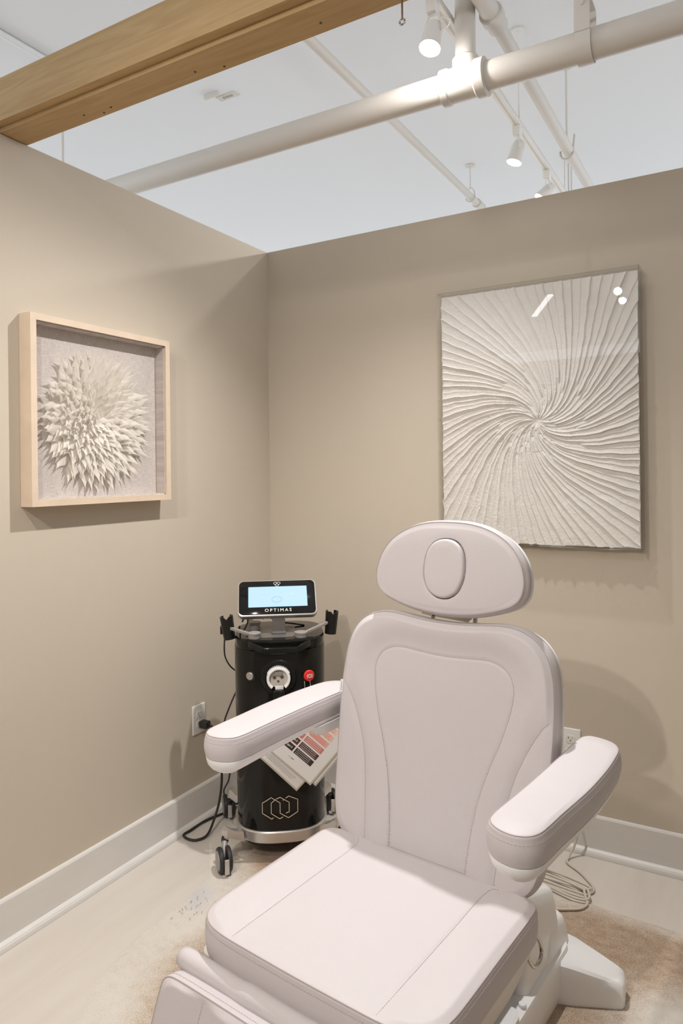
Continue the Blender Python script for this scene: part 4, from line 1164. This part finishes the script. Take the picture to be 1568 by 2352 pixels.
# casters
def caster(ax_, ay_, wx_, wy_, rot):
    d = np.array([ax_ * .72, ay_ * .78])
    mb = MB(); rings = []
    for q, w, z0, z1 in ((0, .020, .070, .104), (.5, .018, .088, .116), (.85, .019, .100, .132), (1, .019, .098, .130), (1.1, .012, .102, .126)):
        c = d + (np.array([ax_, ay_]) - d) * q; u = np.array([ax_, ay_]) - d; u /= np.linalg.norm(u); nn = np.array([-u[1], u[0]])
        rings.append([Vector((c[0] + nn[0] * s * w, c[1] + nn[1] * s * w, z)) for s, z in ((-1, z0), (-1, (z0 + z1) / 2), (-.8, z1), (.8, z1), (1, (z0 + z1) / 2), (1, z0))])
    mb.loft(rings); leg = mb.build('leg', M['silver'], CA, True, 35)
    MB().lathe([(.009, .088), (.009, .100), (.013, .091), (.013, .078), (.010, .076)][::-1], 20, Matrix.Translation((ax_, ay_, .006))).build('swivel', M['dark'], leg)
    Mw = Matrix.Translation((wx_, wy_, .0435)) @ Matrix.Rotation(R(rot), 4, 'Z') @ Matrix.Rotation(R(90), 4, 'Y')
    mb = MB()
    for s in (-1, 1):
        mb.lathe([(.030, s * .006), (.041, s * .007), (.043, s * .010), (.043, s * .018), (.040, s * .022), (.034, s * .0225), (.0005, s * .0215)], 40, Mw)
    wl_ = mb.build('wheel', M['dark'], leg)
    mb = MB()
    for s in (-1, 1): mb.lathe([(.033, s * .0222), (.032, s * .0245), (.0005, s * .0250)], 36, Mw)
    mb.build('wheel_cover', M['greymet'], wl_)
    fk = Matrix.Translation((wx_, wy_, .0435)) @ Matrix.Rotation(R(rot), 4, 'Z')
    # hood and plate between the twin wheels
    MB().box((-.008, -.047, -.030), (.008, -.040, .020), .001, fk).build('brake_plate', M['silver'], wl_)
    dv = Vector((ax_ - wx_, ay_ - wy_, 0))
    MB().tube([(wx_, wy_, .05), (wx_ + dv.x * .5, wy_ + dv.y * .5, .075), (ax_, ay_, .092)], [.006, .010, .011], 12).build('fork', M['greymet'], wl_)
caster(-.207, -.160, -.208, -.203, 16)
caster(.200, -.150, .207, -.195, 12)
caster(-.200, .165, -.208, .205, 8)
caster(.198, .160, .207, .195, 10)

# chains hanging from the red button
for k, x in enumerate((.082, .101)):
    mb = MB(); n = 26
    for i in range(n):
        z = .655 - i * .0042
        mb.lathe([(.0004, -.0016), (.0014, -.0008), (.0014, .0008), (.0004, .0016)], 8, Matrix.Translation((x + .002 * math.sin(i * .3) + (.0006 if k else -.0006) * i * .3, -.196 + .0 * i, z)))
    ch = mb.build('ball_chain', M['silver'], CA)

# ------------------------------------------------------------------ laminated sheets hanging on the cart
CAM = Matrix.Translation((.377, -.47, 0)) @ Matrix.Rotation(math.atan2(.6, .8), 4, 'Z')
def sheet(Lx, Lz, bx, bz, tx, tz, y, label, w=.205, h=.300):
    ex = np.array([bx - Lx, 0, bz - Lz]); ex /= np.linalg.norm(ex); ey = np.array([tx, 0, tz]); ey /= np.linalg.norm(ey)
    nz = np.cross(ex, ey); nz /= np.linalg.norm(nz); ey = np.cross(nz, ex)
    Mt = Matrix(((ex[0], ey[0], nz[0], Lx), (ex[1], ey[1], nz[1], y), (ex[2], ey[2], nz[2], Lz), (0, 0, 0, 1)))
    e = bpy.data.objects.new('laminated_sheet', None); COL.objects.link(e); e.empty_display_size = .05
    e.matrix_world = CAM @ Mt; tag(e, label, 'paper', 'laminated sheets hanging on the black cart')
    MB().box((0, 0, 0), (w, h, .0006)).build('laminate', M['lam'], e, False)
    MB().box((.006, .006, .0006), (w - .006, h - .006, .0010)).build('page', M['paper'], e, False)
    return e
def block(e, x0, y0, x1, y1, col, nm, txt=None, lines=0):
    m = bpy.data.materials.get('print_' + nm) or mat('print_' + nm, col, .35)
    o = MB().box((x0, y0, .0010), (x1, y1, .0012)).build('printed_block', m, e, False)
    wm = M['logow']
    if txt: text_mesh('lettering', txt, .0098, wm, o, Matrix.Translation(((x0 + x1) / 2, (y0 + y1) / 2, .00125)), .00005, .0002)
    if lines:
        mb = MB(); rg = random.Random(int(x0 * 9999 + y0 * 77))
        for k in range(lines):
            yy2 = y1 - (k + .7) * (y1 - y0) / (lines + .4); x = x0 + .005; xe = x1 - .005 - rg.uniform(0, .012)
            while x < xe:
                w_ = rg.uniform(.002, .007); mb.box((x, yy2 - .0007, .0012), (min(x + w_, xe), yy2 + .0007, .00128)); x += w_ + .0014
        mb.build('fine_print', wm if col[0] < .6 else M['red'], o, False)
s1 = sheet(-.054, .432, .092, .299, .62, .78, -.214, 'laminated chart with pink and dark brown boxes, front of the stack')
cols = [(.045, .032, .03), (.13, .06, .055), (.58, .22, .19), (.75, .42, .35), (.82, .52, .42), (.85, .62, .52)]
nms = ['deep', 'brown', 'salmon', 'peach', 'sand', 'pale']
for k in range(6):
    y0 = .050 + k * .0275
    block(s1, .030, y0, .073, y0 + .0215, cols[k] if k != 1 else (.10, .045, .04), nms[k], 'Type %d' % (6 - k))
    block(s1, .079, y0, .160, y0 + .0215, cols[k], nms[k], None, 3)
mb = MB(); mb.box((.085, .030, .0010), (.098, .0325, .0012)); mb.box((.075, .031, .001), (.082, .0322, .0012))
mb.build('footer_print', M['ink'], s1, False)
s2 = sheet(-.097, .417, .028, .294, .62, .78, -.206, 'laminated text sheet with thin grey lines, left and behind the chart')
mb = MB(); rg = random.Random(5)
for k, (y, xe) in enumerate(((.020, .155), (.026, .165), (.032, .17), (.046, .10), (.0515, .12), (.060, .165), (.066, .165))):
    x = .018
    while x < xe:
        w_ = rg.uniform(.002, .008); mb.box((x, y - .0006, .0010), (x + w_, y + .0006, .0012)); x += w_ + .0014
mb.build('fine_print', M['ink'], s2, False)
sheet(-.035, .425, .108, .296, .66, .75, -.209, 'laminated sheet mostly hidden right behind the chart with coloured boxes')
